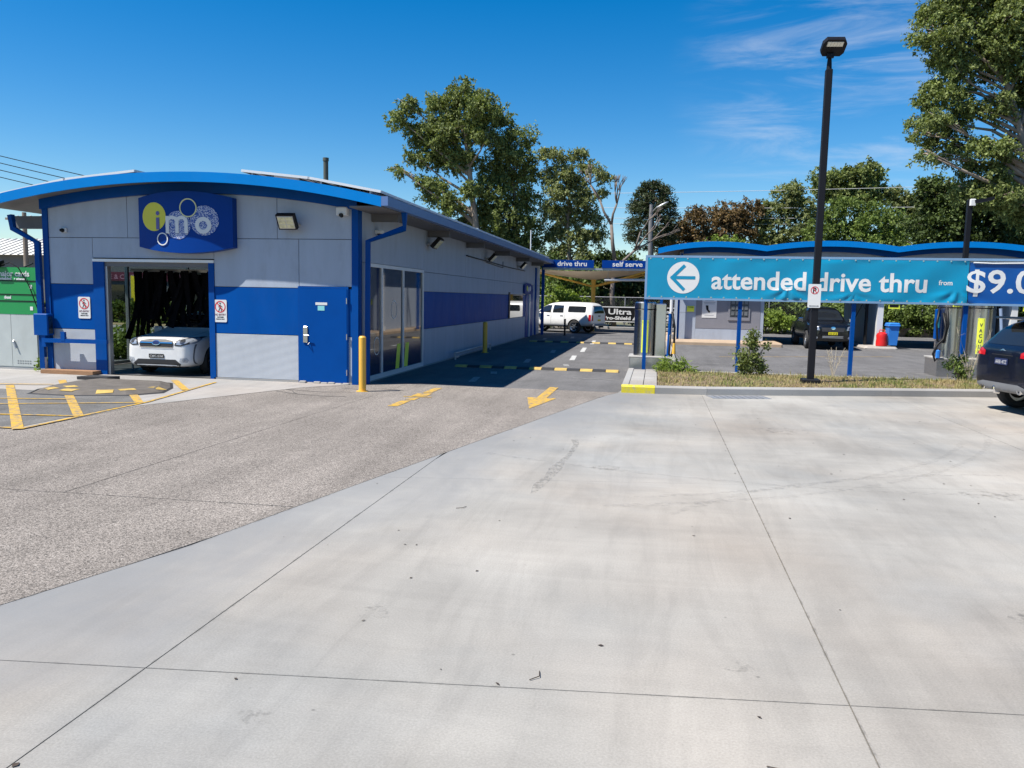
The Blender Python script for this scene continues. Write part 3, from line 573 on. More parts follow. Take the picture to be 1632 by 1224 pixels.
MB().box(-6.08,-5.385,Y0+.1,Y1,gz-.2,gz-.17).build('eave_lining', m_soff, roof)
for y in (16.6,20.9,25.3,29.9,34.6,39): MB().box(-6.09,-5.5,y,y+.09,gz-.36,gz-.2).build('eave_bracket', m_soff, roof)
MB().box(-14.42,-13.49,16.0,16.1,3.22,3.5).build('eave_bracket', m_soff, roof)
# downpipes
MB().tube([(-5.31,16.45,gz-.18),(-5.31,16.45,3.3),(-5.98,16.08,3.0),(-5.99,16.06,.0)], .075, 4).build('downpipe', m_trim, W)
MB().tube([(-14.2,15.75,3.5),(-14.15,15.75,3.2),(-13.58,15.78,2.9),(-13.56,15.78,.1)], .075, 4).build('downpipe', m_trim, W)
MB().box(-13.6,-13.5,15.74,15.82,.0,.35).build('pipe_shoe', m_white, W)
# solar panels
spl = None
def solar(x0, x1, y, lab):
    z0, z1 = zr(x0,.11), zr(x1,.11); c = Vector(((x0+x1)/2,y,(z0+z1)/2)); L = math.hypot(x1-x0,z1-z0)
    t = thing('solar_panel', lab, 'solar panel', tuple(c), 0, 'solar panels on the curved roof')
    r = Matrix.Rotation(-math.atan2(z1-z0,x1-x0),3,'Y')
    MB().cbox((0,0,0),(L-.03,.97,.02),r).build('cell_glass', m_solar, t, True); f = MB()
    for (dx,dy,sx,sy) in ((0,-.49,L,.02),(0,.49,L,.02),(-L/2,0,.02,.98),(L/2,0,.02,.98)): f.cbox(r @ Vector((dx,dy,-.005)),(sx,sy,.05),r)
    f.build('panel_frame', m_alu, t, True)
    for sx in (-.35,.35): MB().cbox(r @ Vector((sx*L,0,-.08)),(.04,.9,.11),r).build('mounting_rail', m_galv, t, True)
for x0, x1, lab in ((-14.3,-12.65,'outer left solar panel in the front row above the roof edge'),(-12.6,-10.95,'inner left solar panel in the front row above the roof edge'),(-8.5,-7.05,'inner right solar panel in the front row above the roof edge')): solar(x0,x1,16.0,lab)
for k in range(25): solar(-7.0,-5.5,16.0+k*1.02,'dark solar panel in the row along the gutter of the car wash roof')
fp = MB().lathe([(0,5.75),(.07,5.75),(.07,4.2)],(-9.45,22,0),12).lathe([(.07,5.66),(.085,5.66),(.085,5.75),(.0,5.76)],(-9.45,22,0),12).build('flue_pipe', mat('flue_green',(.06,.07,.06),.6)); tag(fp,'thin dark green flue pipe standing on the car wash roof','flue pipe')
fp = MB().tube([(-6.5,41.2,3.9),(-6.5,41.2,5.35)],.03,6).lathe([(.0,0),(.06,0),(.06,.05),(.0,.05)],(-6.5,41.2,4.02),8).build('antenna_mast', m_alu); tag(fp,'thin pale antenna mast at the far end of the car wash roof','antenna')
fp = MB().lathe([(0,.32),(.05,.32),(.05,0),(.16,0),(.16,-.1)],(-6.9,30.5,4.2),12).build('roof_vent', m_alu); tag(fp,'small pale vent on the car wash roof','roof vent')
# wall fittings -----------------------------------------------------
def flood(loc, rz, label, tilt=.6, s=1.0):
    t = thing('floodlight', label, 'floodlight', loc, rz, 'black floodlights on the car wash')
    r = Matrix.Rotation(tilt,3,'X'); c = Vector((0,-.26,0))
    MB().cbox(c,(.40*s,.10,.33*s),r).build('housing', m_black, t, True)
    MB().cbox(c+r @ Vector((0,-.054,0)),(.34*s,.01,.27*s),r).build('lens', m_lens, t, True)
    for i in range(2):
        for j in range(3): MB().cbox(c+r @ Vector((-.085+.17*i,-.061,-.085+.085*j)),(.15,.008,.07),r).build('led_block', mat('led_phosphor',(.62,.58,.36),.3,var=.3,sc=14), t, True)
    MB().tube([(-.18*s,-.26,0),(-.18*s,-.02,-.05),(.18*s,-.02,-.05),(.18*s,-.26,0)],.018,6).cbox((0,-.015,-.05),(.12,.03,.1)).build('bracket', m_galv, t, True)
    return t
flood((-7.55,YF,3.36),0,'black floodlight on the front wall right of the round letter sign',.55)
for y, lb in ((20.95,'black floodlight on the side wall above the glazed window'),(28.35,'black floodlight on the side wall at the second panel joint past the window'),(35.1,'black floodlight on the side wall above the far blue door')): flood((XR,y,3.3),pi/2,lb,.75)
c = thing('security_camera', 'white box security camera at the top right corner of the front wall', 'camera', (-6.42,YF,3.5))
MB().bbox(-.12,.12,-.14,-.0,.0,.17,.02).build('housing', m_white, c, True); MB().lathe([(0,-.19),(.035,-.19),(.045,-.14),(.05,-.13)],(0,0,.0),12,'y').fn(lambda p: Vector((p.x,p.y,p.z+.0))).build('lens', m_black, c, True)
c = thing('security_camera', 'small white dome camera on the front wall above the left blue stripe', 'camera', (-12.95,YF,3.18))
MB().bbox(-.07,.07,-.05,0,-.05,.05,.01).build('base', m_white, c, True); MB().lathe([(0,-.13),(.03,-.12),(.045,-.08),(.045,-.05)],(0,0,-.01),12,'y').build('dome', m_black, c, True)
c = thing('security_camera', 'white dome camera under the side eave beside the downpipe', 'camera', (XR,16.9,3.25), pi/2)
MB().bbox(-.09,.09,-.16,0,-.03,.05,.015).build('base', m_white, c, True); MB().lathe([(0,-.1),(.05,-.07),(.065,0)],(0,-.09,-.03),12).build('dome', m_black, c, True)
# conduits on the side wall
cd = MB().tube([(XR+.03,25.3,3.2),(XR+.03,33,3.12),(XR+.03,37,3.12)],.02,6).tube([(XR+.03,31.5,3.3),(XR+.03,31.5,3.05),(XR+.03,28.4,3.12)],.012,6).build('conduit', m_black); tag(cd,'thin black conduit running along the upper side wall','conduit')
pr = MB().tube([(XR+.25,23.1,.0),(XR+.25,23.1,.2),(XR+.25,28.2,.2),(XR+.25,28.2,.0)],.03,6).tube([(XR+.25,23.1,.08),(XR+.25,23.5,.08)],.03,6).build('guard_rail', m_galv); tag(pr,'low pale pipe rail at the foot of the side wall','guard rail')
# no entry signs
def noentry(x, z, label):
    t = thing('no_entry_sign', label, 'sign', (x,YF-.008,z), 0, 'no entry signs beside the wash bay'); w, h = .30, .48
    b = MB().prism([(-.13,-.24),(.13,-.24),(.15,-.22),(.15,.22),(.13,.24),(-.13,.24),(-.15,.22),(-.15,-.22)],-.006,.004,'y').build('plate', m_white, t, True)
    disc(0,.09,.125,-.007,32,.104,d=.002).build('ring', m_sigred, t, True)
    p = MB().tube([(-.01,-.008,.13),(0,-.008,.07)],.016,6).tube([(0,-.008,.07),(-.03,-.008,.02),(-.035,-.008,-.01)],.009,6).tube([(0,-.008,.07),(.03,-.008,.03),(.02,-.008,-.005)],.009,6).tube([(-.01,-.008,.12),(.035,-.008,.1),(.05,-.008,.08)],.007,6).tube([(-.01,-.008,.12),(-.04,-.008,.08)],.007,6).lathe([(0,-.002),(.017,0),(0,.002)],(.0,-.008,.16),10,'y')
    p.fn(lambda v: Vector((v.x,-.0085+(v.y+.008)*.1,v.z))).build('pictogram', m_black, t, True)
    MB().add([(-.082,-.012,.166),(-.068,-.012,.18),(.082,-.012,.014),(.068,-.012,0)],[(0,1,2,3)]).build('slash', m_sigred, t, True)
    for s_, zz, sz, w_ in (('NO ENTRY',-.10,.06,.25),('CUSTOMER',-.145,.035,.16),('PERSONS ONLY',-.185,.03,.2)):
        text(s_, sz, .001, w_, .002, align='CENTER').xf(Matrix.Translation((0,-.0075,zz))).build('lettering', m_black if zz < -.12 else mat('sign_ink',(.12,.03,.05),.5), t, True)
noentry(-12.52,1.48,'no entry sign on the narrow blue panel left of the bay'); noentry(-9.23,1.48,'no entry sign on the wide blue panel right of the bay')
# intercom and boom bar at the left jamb
t = thing('intercom_box', 'blue intercom box on the left corner post', 'intercom', (-13.45,YF-.03,1.09)); MB().bbox(-.2,.17,-.2,0,-.24,.24,.02).build('housing', m_trim, t, True); MB().box(.172,.178,-.17,-.05,-.2,.18).build('side_grille', m_winglass, t, True)
t = thing('boom_bar', 'blue boom bar across the narrow left wall panel', 'barrier', (-13.4,YF-.2,.72)); MB().cbox((.78,0,.02),(1.56,.05,.09)).build('bar', m_trim, t, True); MB().cbox((.48,0,.12),(.1,.06,.2)).build('bracket', m_trim, t, True); MB().cbox((-.02,.07,.0),(.1,.16,.25)).build('mount', m_trim, t, True)
# round-letter sign over the bay (barrel-curved board)
def bow(p): 
    u = (p.x+9.9)/1.09; return Vector((p.x, p.y+15.67-.12*(1-min(1,u*u)), p.z))
S = thing('round_letter_sign', 'deep blue curved sign reading imo above the wash bay', 'sign', (-9.9,YF,2.7))
xs = np.linspace(-10.99,-8.81,17); ztop = [3.98-.13*((x+9.9)/1.09)**2 for x in xs]; zbt = [2.69+.13*((x+9.9)/1.09)**2 for x in xs]; V = []; F = []; NZ = 6
for i, x in enumerate(xs):
    for j in range(NZ): V.append(bow(Vector((x,0,zbt[i]+(ztop[i]-zbt[i])*j/(NZ-1)))))
for i, x in enumerate(xs):
    for j in range(NZ): V.append((x,YF-.003,zbt[i]+(ztop[i]-zbt[i])*j/(NZ-1)))
N = len(xs)*NZ
for i in range(len(xs)-1):
    for j in range(NZ-1): a = i*NZ+j; F += [(a,a+NZ,a+NZ+1,a+1),(N+a,N+a+1,N+a+NZ+1,N+a+NZ)]
    a = i*NZ; F += [(a,N+a,N+a+NZ,a+NZ),(a+NZ-1,a+2*NZ-1,N+a+2*NZ-1,N+a+NZ-1)]
for j in range(NZ-1): F += [(j,j+1,N+j+1,N+j)]; a = (len(xs)-1)*NZ; F += [(a+j,N+a+j,N+a+j+1,a+j+1)]
MB().add(V,F).build('sign_board', m_signblue, S, smooth=35)
m_spec, nd, lk, b = nodes('speckled_disc'); vo = nd.new('ShaderNodeTexVoronoi'); vo.inputs['Scale'].default_value = 38; lk.new(pos(nd, lk, (1,1,1.7)), vo.inputs['Vector']); lk.new(ramp(nd, lk, vo.outputs['Distance'], [(.36,(.6,.62,.68)),(.52,(.01,.06,.3))]), b.inputs['Base Color']); b.inputs['Roughness'].default_value = .45
def sd(mb, m, nm, lift): mb.fn(lambda p: bow(p)-Vector((0,lift,0))).build(nm, m, S)
def fan(cx_, cz_, r): 
    v = [(cx_,0,cz_)]; f = []
    for q in (1,2,3):
        v += [(cx_+r*q/3*cos(2*pi*k/32),0,cz_+r*q/3*sin(2*pi*k/32)) for k in range(32)]
    f = [(0,1+(k+1)%32,1+k) for k in range(32)]
    for q in (0,1): f += [(1+q*32+k,1+q*32+(k+1)%32,33+q*32+(k+1)%32,33+q*32+k) for k in range(32)]
    return MB().add(v,f)
m_sy = mat('sign_yellow',(.60,.55,.03),.4,var=.03)
sd(fan(-10.58,3.45,.30), m_sy,'yellow_disc',.006); sd(fan(-10.0,3.27,.295), m_spec,'speckled_disc',.006); sd(fan(-9.4,3.37,.31), m_spec,'speckled_disc',.008)
sd(disc(-9.75,3.63,.195,0,36,.172,d=.006), mat('ring_cream',(.62,.62,.30),.4),'ring',.012); sd(fan(-9.75,3.63,.172), m_signblue,'ring_field',.011); sd(disc(-10.37,2.98,.135,0,32,.112,d=.006), m_letter,'ring',.012)
sd(disc(-9.42,3.27,.175,0,32,.09,d=.006), m_letter,'letter_o',.014)
sd(MB().box(-10.52,-10.44,-.003,.003,3.18,3.43), mat('letter_i_ink',(.09,.08,.28),.45),'letter_i',.012); sd(fan(-10.48,3.52,.045), MATS['letter_i_ink'],'letter_i_dot',.012)
lm = MB()
for x in (-10.24,-10.01,-9.80): lm.box(x-.04,x+.04,-.003,.003,3.1,3.36)
for xa, xb in ((-10.28,-9.97),(-10.05,-9.76)):
    c_, r = (xa+xb)/2, (xb-xa)/2; o_ = [(c_+r*cos(pi*k/14), 3.345+.12*sin(pi*k/14)) for k in range(15)]; i_ = [(c_+(r-.08)*cos(pi*k/14), 3.345+.05*sin(pi*k/14)) for k in range(15)]
    lm.add([(p[0],0,p[1]) for p in o_+i_],[(k,k+1,15+k+1,15+k) for k in range(14)])
lm.box(-10.28,-10.2,-.003,.003,3.36,3.46); sd(lm, m_letter,'letter_m',.015)
# small blue sign on the far side wall
t = thing('small_wall_sign', 'small blue sign with a yellow disc projecting from the side wall', 'sign', (XR+.002,38.0,2.05)); MB().prism([(36.6,2.06),(38.9,2.06),(38.9,2.45),(38.3,2.56),(37.2,2.56),(36.6,2.45)],XR+.03,XR+.1,'x').build('board', m_signblue, t)
for (y,z,m) in ((37.3,2.32,m_ylw),(37.75,2.28,m_letter),(38.2,2.32,m_letter)): MB().add([(XR+.103,y+.17*cos(k*pi/8),z+.13*sin(k*pi/8)) for k in range(16)],[tuple(range(16))]).build('disc', m, t)
# yellow bollards
def bollard(x, y, h, r, label, m): 
    o = MB().lathe([(0,h),(r*.7,h-.004),(r,h-.03),(r,.0)],(x,y,0),16).lathe([(r,.012),(r+.05,.01),(r+.05,0)],(x,y,0),16).build('bollard', m, smooth=35); tag(o,label,'bollard','bollards along the car wash')
bollard(-5.62,14.8,1.09,.07,'yellow steel bollard at the front corner beside the downpipe',m_yelp); bollard(-5.68,26.5,1.05,.08,'yellow steel bollard halfway along the shaded side wall',m_yelp); bollard(-4.55,40.6,.85,.05,'thin dark bollard in front of the white utility vehicle',m_black)
# hanging wash curtains
rc = random.Random(21)
def curtain(y, x0, x1, n, label, zb):
    t = thing('wash_curtain', label, 'wash curtain', ((x0+x1)/2,y,2.36), 0, 'black wash curtains in the bay')
    MB().box(x0-.1,x1+.1,y-.05,y+.05,2.33,2.4).build('rail', m_galv, t)
    for k in range(n):
        x = x0+(x1-x0)*k/(n-1)+rc.uniform(-.03,.03); w = rc.uniform(.07,.17); yy_ = y+rc.uniform(-.15,.15)
        d = rc.gauss(-.08,.32); zb_ = zb(x)+rc.uniform(-.1,.18); P = []
        for i in range(8):
            u = i/7; P.append((x+d*u*u+rc.uniform(-.01,.01), yy_+.1*sin(u*3+k), 2.36+(zb_-2.36)*u, rc.uniform(-.6,.6)*u))
        V = []; 
        for (px,py,pz,a) in P:
            for s_ in (-1,1):
                for q in (-.006,.006): V.append((px+s_*w/2*cos(a)-q*sin(a), py+s_*w/2*sin(a)+q*cos(a), pz))
        F = []
        for i in range(7):
            b0 = i*4; F += [(b0,b0+2,b0+6,b0+4),(b0+1,b0+5,b0+7,b0+3),(b0,b0+4,b0+5,b0+1),(b0+2,b0+3,b0+7,b0+6)]
        F += [(0,1,3,2),(28,30,31,29)]
        MB().add(V,F).build('strip', m_brush, t)
carz = lambda x: .6 if x < -11.8 else 1.1
curtain(17.35,-12.3,-9.5,34,'front black hanging wash curtain draped over the white crossover bonnet',carz); curtain(18.2,-12.6,-9.5,28,'second black hanging wash curtain behind the front one',lambda x: 1.2)
curtain(19.6,-12.7,-9.5,24,'rear black hanging wash curtain deep in the bay',lambda x: 1.0)
cl = thing('pipe_frame', 'low galvanised spray pipe on the bay floor by the glass wall', 'pipe', (-11.9,17.2,0)); MB().tube([(-12.2,17.0,.02),(-12.2,17.0,.2),(-11.75,17.1,.22),(-11.7,17.4,.1)],.03,8).build('pipe', m_galv, cl); MB().lathe([(0,.03),(.14,.03),(.16,0)],(-12.0,17.2,0),12).build('base', m_galv, cl)
# ================================================================== BANNER SIGN
BY = 20.3
B = thing('banner_sign', 'long teal and blue banner reading attended drive thru on blue posts', 'sign', (0,BY,.15))
def wrk(x, z):
    d = .008*sin(x*3.1+1.2*sin(z*4))+.006*sin(x*5.3-z*6)+.004*sin(x*1.1); d *= max(0,min(1,(x-1.0)/.6))
    d0 = d
    for (cx_, cz_, s_) in ((3.1,2.22,1.0),(6.9,2.25,1.2),(4.6,2.1,.7),(7.0,2.6,.6)):
        dx, dz = x-cx_, cz_-z
        if -.1 < dz < .4: d += .02*s_*math.exp(-(dx/.6)**2)*sin(math.atan2(dx,dz+.06)*7)*min(1,max(0,(dz+.1))/.12)
    d = (d-d0)*(max(0,min(1,(2.24-z)/.1)) if z > 2.14 else 1)+d0
    return d*min(1,(z-1.95)/.06)*min(1,(2.93-z)/.06) if 1.96 < z < 2.93 else 0
def cloth(x0, x1, z0, z1, nx, nz, y, m, nm):
    V = []; F = []
    for i in range(nx+1):
        for j in range(nz+1): x = x0+(x1-x0)*i/nx; z = z0+(z1-z0)*j/nz; V.append((x,y-.02+wrk(x,z),z))
    for i in range(nx):
        for j in range(nz): a = i*(nz+1)+j; F.append((a,a+nz+1,a+nz+2,a+1))
    return MB().add(V,F).build(nm, m, B, smooth=True)
fr = MB()
fr.box(-.30,9.9,BY-.035,BY+.035,2.945,3.0).box(-.30,9.9,BY-.035,BY+.035,1.915,1.965).box(-.30,-.245,BY-.034,BY+.034,1.965,2.945).box(7.1,7.15,BY+.0,BY+.034,1.965,2.945)
fr.build('banner_frame', mat('frame_pale_blue',(.20,.33,.50),.4,.2), B); MB().box(-.244,9.88,BY+.004,BY+.012,1.966,2.944).build('backing_sheet', m_galv, B)
tb = cloth(-.244,7.12,1.966,2.944,180,24,BY-.012,m_teal,'teal_banner'); bb = cloth(7.14,9.86,1.966,2.90,66,20,BY-.016,m_bblue,'blue_banner')
MB().tube([(7.2,BY-.05,2.90),(7.6,BY-.06,2.885),(8.4,BY-.055,2.90),(9.8,BY-.05,2.905)],.016,8).build('rolled_banner_edge', m_letter, bb)
def onb(mb, m, par, nm, lift=.004):
    bm = bmesh.new(); me = mb.mesh('tmp'); bm.from_mesh(me); bmesh.ops.triangulate(bm, faces=bm.faces)
    for _ in range(4):
        ee = [e for e in bm.edges if e.calc_length() > .07]
        if ee: bmesh.ops.subdivide_edges(bm, edges=ee, cuts=1); bmesh.ops.triangulate(bm, faces=bm.faces)
    bm.verts.index_update(); mb.v = [tuple(v.co) for v in bm.verts]; mb.f = [tuple(v.index for v in f.verts) for f in bm.faces]; bm.free(); bpy.data.meshes.remove(me)
    mb.fn(lambda p: Vector((p.x, BY-.012-.02+wrk(p.x,p.z)-lift+p.y*.5, p.z))).build(nm, m, par)
onb(text('attended drive thru', .62, .013, 4.93, 0).xf(Matrix.Translation((1.31,0,2.2))), m_letter, tb, 'lettering')
onb(text('from', .16, .003, .30, 0).xf(Matrix.Translation((6.49,0,2.375))), m_letter, tb, 'lettering'); onb(text('$9.00', .74, .012, 1.85, 0).xf(Matrix.Translation((7.09,0,2.22))), m_letter, bb, 'lettering', .008)
onb(MB().add([(.63+.39*cos(2*pi*k/48),0,2.46+.39*sin(2*pi*k/48)) for k in range(48)],[tuple(range(48))]), m_letter, tb, 'arrow_disc', .004)
ar = MB(); th = .038
for p, q in (((.36,2.46),(.92,2.46)),((.36,2.46),(.66,2.76)),((.36,2.46),(.66,2.16))):
    p, q = Vector((p[0],0,p[1])), Vector((q[0],0,q[1])); dd = (q-p).normalized(); n_ = Vector((-dd.z,0,dd.x))*th; p = p-dd*th*.9; ar.add([p+n_,p-n_,q-n_,q+n_],[(0,1,2,3)])
for k, f_ in enumerate(list(ar.f)): pass
ar.v = [(v[0],-.001*(i//4),v[2]) for i, v in enumerate(ar.v)]; onb(ar, m_teal, tb, 'arrow', .008)
for k in range(25):
    for z in (1.985,2.925):
        x = -.18+k*.3; disc(x,z,.016,BY-.035+wrk(x,z),10,.008,d=.004).build('eyelet', m_chrome, tb)
for x in (-.255,2.03,4.67,7.15,9.6): MB().box(x-.045,x+.045,BY-.05 if False else BY+.036,BY+.12,.1,2.98).build('banner_post', m_trim, B)
# ================================================================== LIGHT POLE
def headlamp(t, c, rz, m=m_pole, tilt=.95):
    R = Matrix.Rotation(rz,3,'Z') @ Matrix.Rotation(tilt,3,'X'); w, h = .235, .2
    P = [(-w+.06,-h),(w-.06,-h),(w,-h+.08),(w*1.02,h-.1),(w-.06,h),(-w+.06,h),(-w*1.02,h-.1),(-w,-h+.08)]
    def pl(P, y0, y1): return MB().prism(P,y0,y1,'y').fn(lambda p: Vector(c)+R @ p)
    h_ = pl(P,-.045,.045).build('lamp_head', m, t)
    pl([(-.16,.04),(.16,.04),(.16,.15),(-.16,.15)],-.052,-.044).build('lamp_window', m_lens, h_)
    for k in range(5): pl([(-.15+k*.062,.05),(-.10+k*.062,.05),(-.10+k*.062,.14),(-.15+k*.062,.14)],-.056,-.053).build('led_strip', mat('led_pale',(.75,.72,.62),.3), h_)
L = thing('light_pole', 'tall black square light pole standing on the grass island', 'light pole', (3.34,18.02,.15))
a = .068
MB().bbox(3.34-a,3.34+a,18.02-a,18.02+a,.2,6.72,.012).build('pole_shaft', m_pole, L); MB().bbox(3.34-.19,3.34+.19,18.02-.17,18.02+.17,.13,.27,.02).build('base_box', m_black, L)
MB().lathe([(0,.3),(.035,.3),(.05,.12),(.055,0)],(3.34,18.02,6.7),12).cbox((3.34,17.98,6.98),(.14,.08,.08)).build('pole_spigot', m_pole, L); headlamp(L,(3.38,17.9,7.14),.12)
np_ = thing('no_parking_sign', 'white no parking sign plate strapped to the black light pole', 'sign', (3.305,17.935,2.05))
MB().prism([(-.115,-.25),(.115,-.25),(.13,-.235),(.13,.235),(.115,.25),(-.115,.25),(-.13,.235),(-.13,-.235)],-.006,.0,'y').build('plate', m_white, np_, True); disc(0,.12,.082,-.007,32,.067,d=.002).build('ring', m_sigred, np_, True)
text('P',.15,.004,.07,.002,align='CENTER').xf(Matrix.Translation((0,-.0075,.068))).build('lettering', m_black, np_, True); MB().add([(-.056,-.011,.18),(-.044,-.011,.19),(.056,-.011,.06),(.044,-.011,.05)],[(0,1,2,3)]).build('slash', m_sigred, np_, True)
MB().box(-.09,.09,-.009,-.0065,-.218,-.208).add([(-.1,-.009,-.213),(-.075,-.009,-.2),(-.075,-.009,-.226)],[(0,1,2)]).add([(.1,-.009,-.213),(.075,-.009,-.226),(.075,-.009,-.2)],[(0,1,2)]).build('double_arrow', m_black, np_, True)
for z in (-.15,.17): MB().box(-.09,.02,.0,.16,z,z+.02).build('strap', m_galv, np_, True)
L2 = thing('light_pole', 'black square light pole beside the second vacuum, banner crossing its foot', 'light pole', (9.35,27.0,0)); MB().bbox(9.28,9.42,26.93,27.07,0,5.15,.01).build('pole_shaft', m_pole, L2); MB().bbox(9.2,9.5,26.85,27.15,0,.12,.02).build('base_box', m_black, L2)
MB().bbox(9.31,9.47,26.82,26.93,4.95,5.15,.02).build('sensor_box', m_white, L2); MB().cbox((9.7,27.0,5.12),(.55,.4,.09),Matrix.Rotation(-.2,3,'Y')).build('lamp_head', m_pole, L2)
# ================================================================== VACUUMS
def cyl(c, r, z0, z1, m, par, nm, n=32):
    return MB().lathe([(0,z1),(r*.9,z1),(r,z1-.03),(r,z0)],(c[0],c[1],0),n).build(nm, m, par, smooth=35)
V1 = thing('vacuum_station', 'stainless vacuum cylinder on a steel plinth by the drive lane', 'vacuum', (-.2,21.9,0), 0, 'coin vacuum stations')
MB().bbox(-.65,.36,21.3,22.35,0,.38,.01).build('plinth', m_steel, V1); MB().bbox(-.68,.39,21.27,22.38,.38,.41,.01).build('plinth_top', m_kerb, V1); 
cyl((-.28,21.75),.28,.41,1.66,m_steel,V1,'canister'); cyl((-.28,21.75),.288,1.66,1.84,m_steel,V1,'canister_lid'); MB().bbox(.0,.28,21.5,22.0,.41,1.8,.02).build('motor_box', m_steel, V1)
def labelv(cx_, cy_, r, ang, z0, z1, s, par):
    hw = .085; V = []; 
    for z in (z0,z1):
        for k in range(7): a = ang+(-1+2*k/6)*hw/r; V.append((cx_+(r+.004)*sin(a),cy_-(r+.004)*cos(a),z))
    lb = MB().add(V,[(k,k+1,8+k,7+k) for k in range(6)]).build('vacuum_label', m_ylw, par)
    n = len(s); st = (z1-z0-.1)/n
    for k, ch in enumerate(s): 
        tx = text(ch,.13,.004,.075 if ch != 'I' else .02,.002,align='CENTER'); tx.fn(lambda p: Vector((cx_+(r+.007)*sin(ang+p.x/r), cy_-(r+.007)*cos(ang+p.x/r), p.z+z1-.12-st*(k+.75)+.0))); tx.build('lettering', mat('label_navy',(.03,.04,.10),.5), lb)
    MB().add([(cx_+(r+.006)*sin(ang+u*.07/r),cy_-(r+.006)*cos(ang+u*.07/r),z1-w_) for w_ in (.02,.08) for u in (-1,1)],[(0,1,3,2)]).build('label_header', mat('label_olive',(.25,.27,.05),.5), lb)
labelv(-.28,21.75,.28,.05,.5,1.36,'VACUUM',V1)
MB().tube([(.36,21.45,.42),(.38,21.45,1.55)],.045,8).build('hose_holder', m_trim, V1); MB().tube([(.42,21.4,1.6),(.5,21.35,1.2),(.5,21.35,.7),(.44,21.4,.42),(.38,21.4,.5),(.40,21.4,1.0)],.028,8).build('hose', m_black, V1, smooth=True); MB().lathe([(0,.28),(.03,.28),(.05,.0)],(.5,21.32,.5),10).build('nozzle', m_yelp, V1)
V2 = thing('vacuum_station', 'twin stainless vacuum cylinders with hanging hoses behind the parked blue car', 'vacuum', (8.2,23.6,0), 0, 'coin vacuum stations')
MB().bbox(7.5,9.1,23.1,24.1,0,.46,.01).build('plinth', m_steel, V2); MB().bbox(7.47,9.13,23.07,24.13,.46,.5,.01).build('plinth_top', m_kerb, V2)
for x in (7.86,8.62): cyl((x,23.55),.31,.5,1.86,m_steel,V2,'canister'); cyl((x,23.55),.318,1.86,2.04,m_steel,V2,'canister_lid')
labelv(8.62,23.55,.31,-.15,.62,1.58,'VACUUM',V2)
lb = MB().add([(7.86+.323*sin(a_),23.55-.323*cos(a_),z) for z in (1.87,1.99) for a_ in (-.1,.2,.5,.8)],[(k,k+1,5+k,4+k) for k in range(3)]).build('vacuum_label', m_ylw, V2); text('VACUUM',.11,.003,.26,.002,align='CENTER').fn(lambda p: Vector((7.86+.326*sin(.35+p.x/.32),23.55-.326*cos(.35+p.x/.32),p.z+1.89))).build('lettering', MATS['label_navy'], lb)
MB().bbox(7.42,7.56,23.2,23.32,1.0,1.8,.02).build('coin_box', m_trim, V2); MB().box(7.45,7.53,23.193,23.198,1.3,1.6).build('coin_decal', mat('teal_sticker',(.05,.4,.5),.4), V2)
MB().tube([(7.6,23.2,1.7),(7.66,23.1,1.3),(7.6,23.05,1.0),(7.45,23.02,.85),(7.36,23.02,.6),(7.42,23.02,.42),(7.5,23.02,.55),(7.5,23.02,.75)],.032,8).tube([(7.5,23.2,1.85),(7.42,23.1,1.4),(7.46,23.05,.95),(7.62,23.1,.9),(7.72,23.12,1.4),(7.66,23.16,1.86)],.03,8).build('hose', m_black, V2, smooth=True)
MB().bbox(7.42,7.53,22.96,23.05,.5,.72,.03).build('nozzle', m_bin, V2); MB().tube([(8.98,23.15,1.85),(9.02,23.1,1.3),(9.05,23.12,.9)],.04,8).build('hose_holder', mat('hose_grey_blue',(.2,.27,.4),.5), V2)
# ================================================================== SELF SERVE BAYS
S2 = thing('self_serve_building', 'row of self serve wash bays with wavy bright blue roof edge', 'building', (13,40,0))
SY = 37.2; JX = [4.62,9.95,15.3,20.65,26.0]
def zs(x):
    if x < 4.62: return 4.49-.0366*(x-2.45)**2 if x > 2.45 else 4.49-.052*(x-2.45)**2
    k = int((x-4.62)//5.345); m_ = 4.62+5.345*(k+.5); return 4.55-.032*(x-m_)**2
XA = sorted(set(list(np.round(np.linspace(0,26,70),3))+JX))
def wave(y0, y1, dz0, dz1, x0=0, x1=26):
    xs = [x for x in XA if x0 <= x <= x1]; n = len(xs); V = [(x,y0,zs(x)+dz1) for x in xs]+[(x,y0,zs(x)+dz0) for x in xs]+[(x,y1,zs(x)+dz1) for x in xs]+[(x,y1,zs(x)+dz0) for x in xs]; F = []
    for i in range(n-1): F += [(i,n+i,n+i+1,i+1),(2*n+i,2*n+i+1,3*n+i+1,3*n+i),(i,i+1,2*n+i+1,2*n+i),(n+i,3*n+i,3*n+i+1,n+i+1)]
    F += [(0,2*n,3*n,n),(n-1,2*n-1,4*n-1,3*n-1)]
    return MB().add(V,F)
rf = wave(36.3,44.5,-.16,-.02).build('roof', m_soff, S2); wave(36.24,36.296,-.24,0).build('roof_fascia', m_fascia, rf); wave(36.9,37.15,-.42,-.17,.97).build('fascia_beam', m_trim, rf)
for a, b_ in ((.97,4.6),(4.64,9.93),(9.97,15.28),(15.32,20.63)):
    xs = [a]+[x for x in XA if a < x < b_]+[b_]; MB().prism([(a,2.55),(b_,2.55)]+[(x,zs(x)-.3) for x in xs[::-1]],SY,SY+.12,'y').build('header_panel', m_panel, S2)
MB().bbox(.4,5.35,35.3,44.6,-.02,.16,.05).build('island_base', m_brick, S2)
for a, b_, z0, z1 in ((.97,1.78,.16,1.35),(.97,1.78,1.36,2.54),(1.785,4.75,.16,.66)): MB().box(a,b_,SY,SY+.1,z0,z1).build('wall_panel', m_panel, S2)
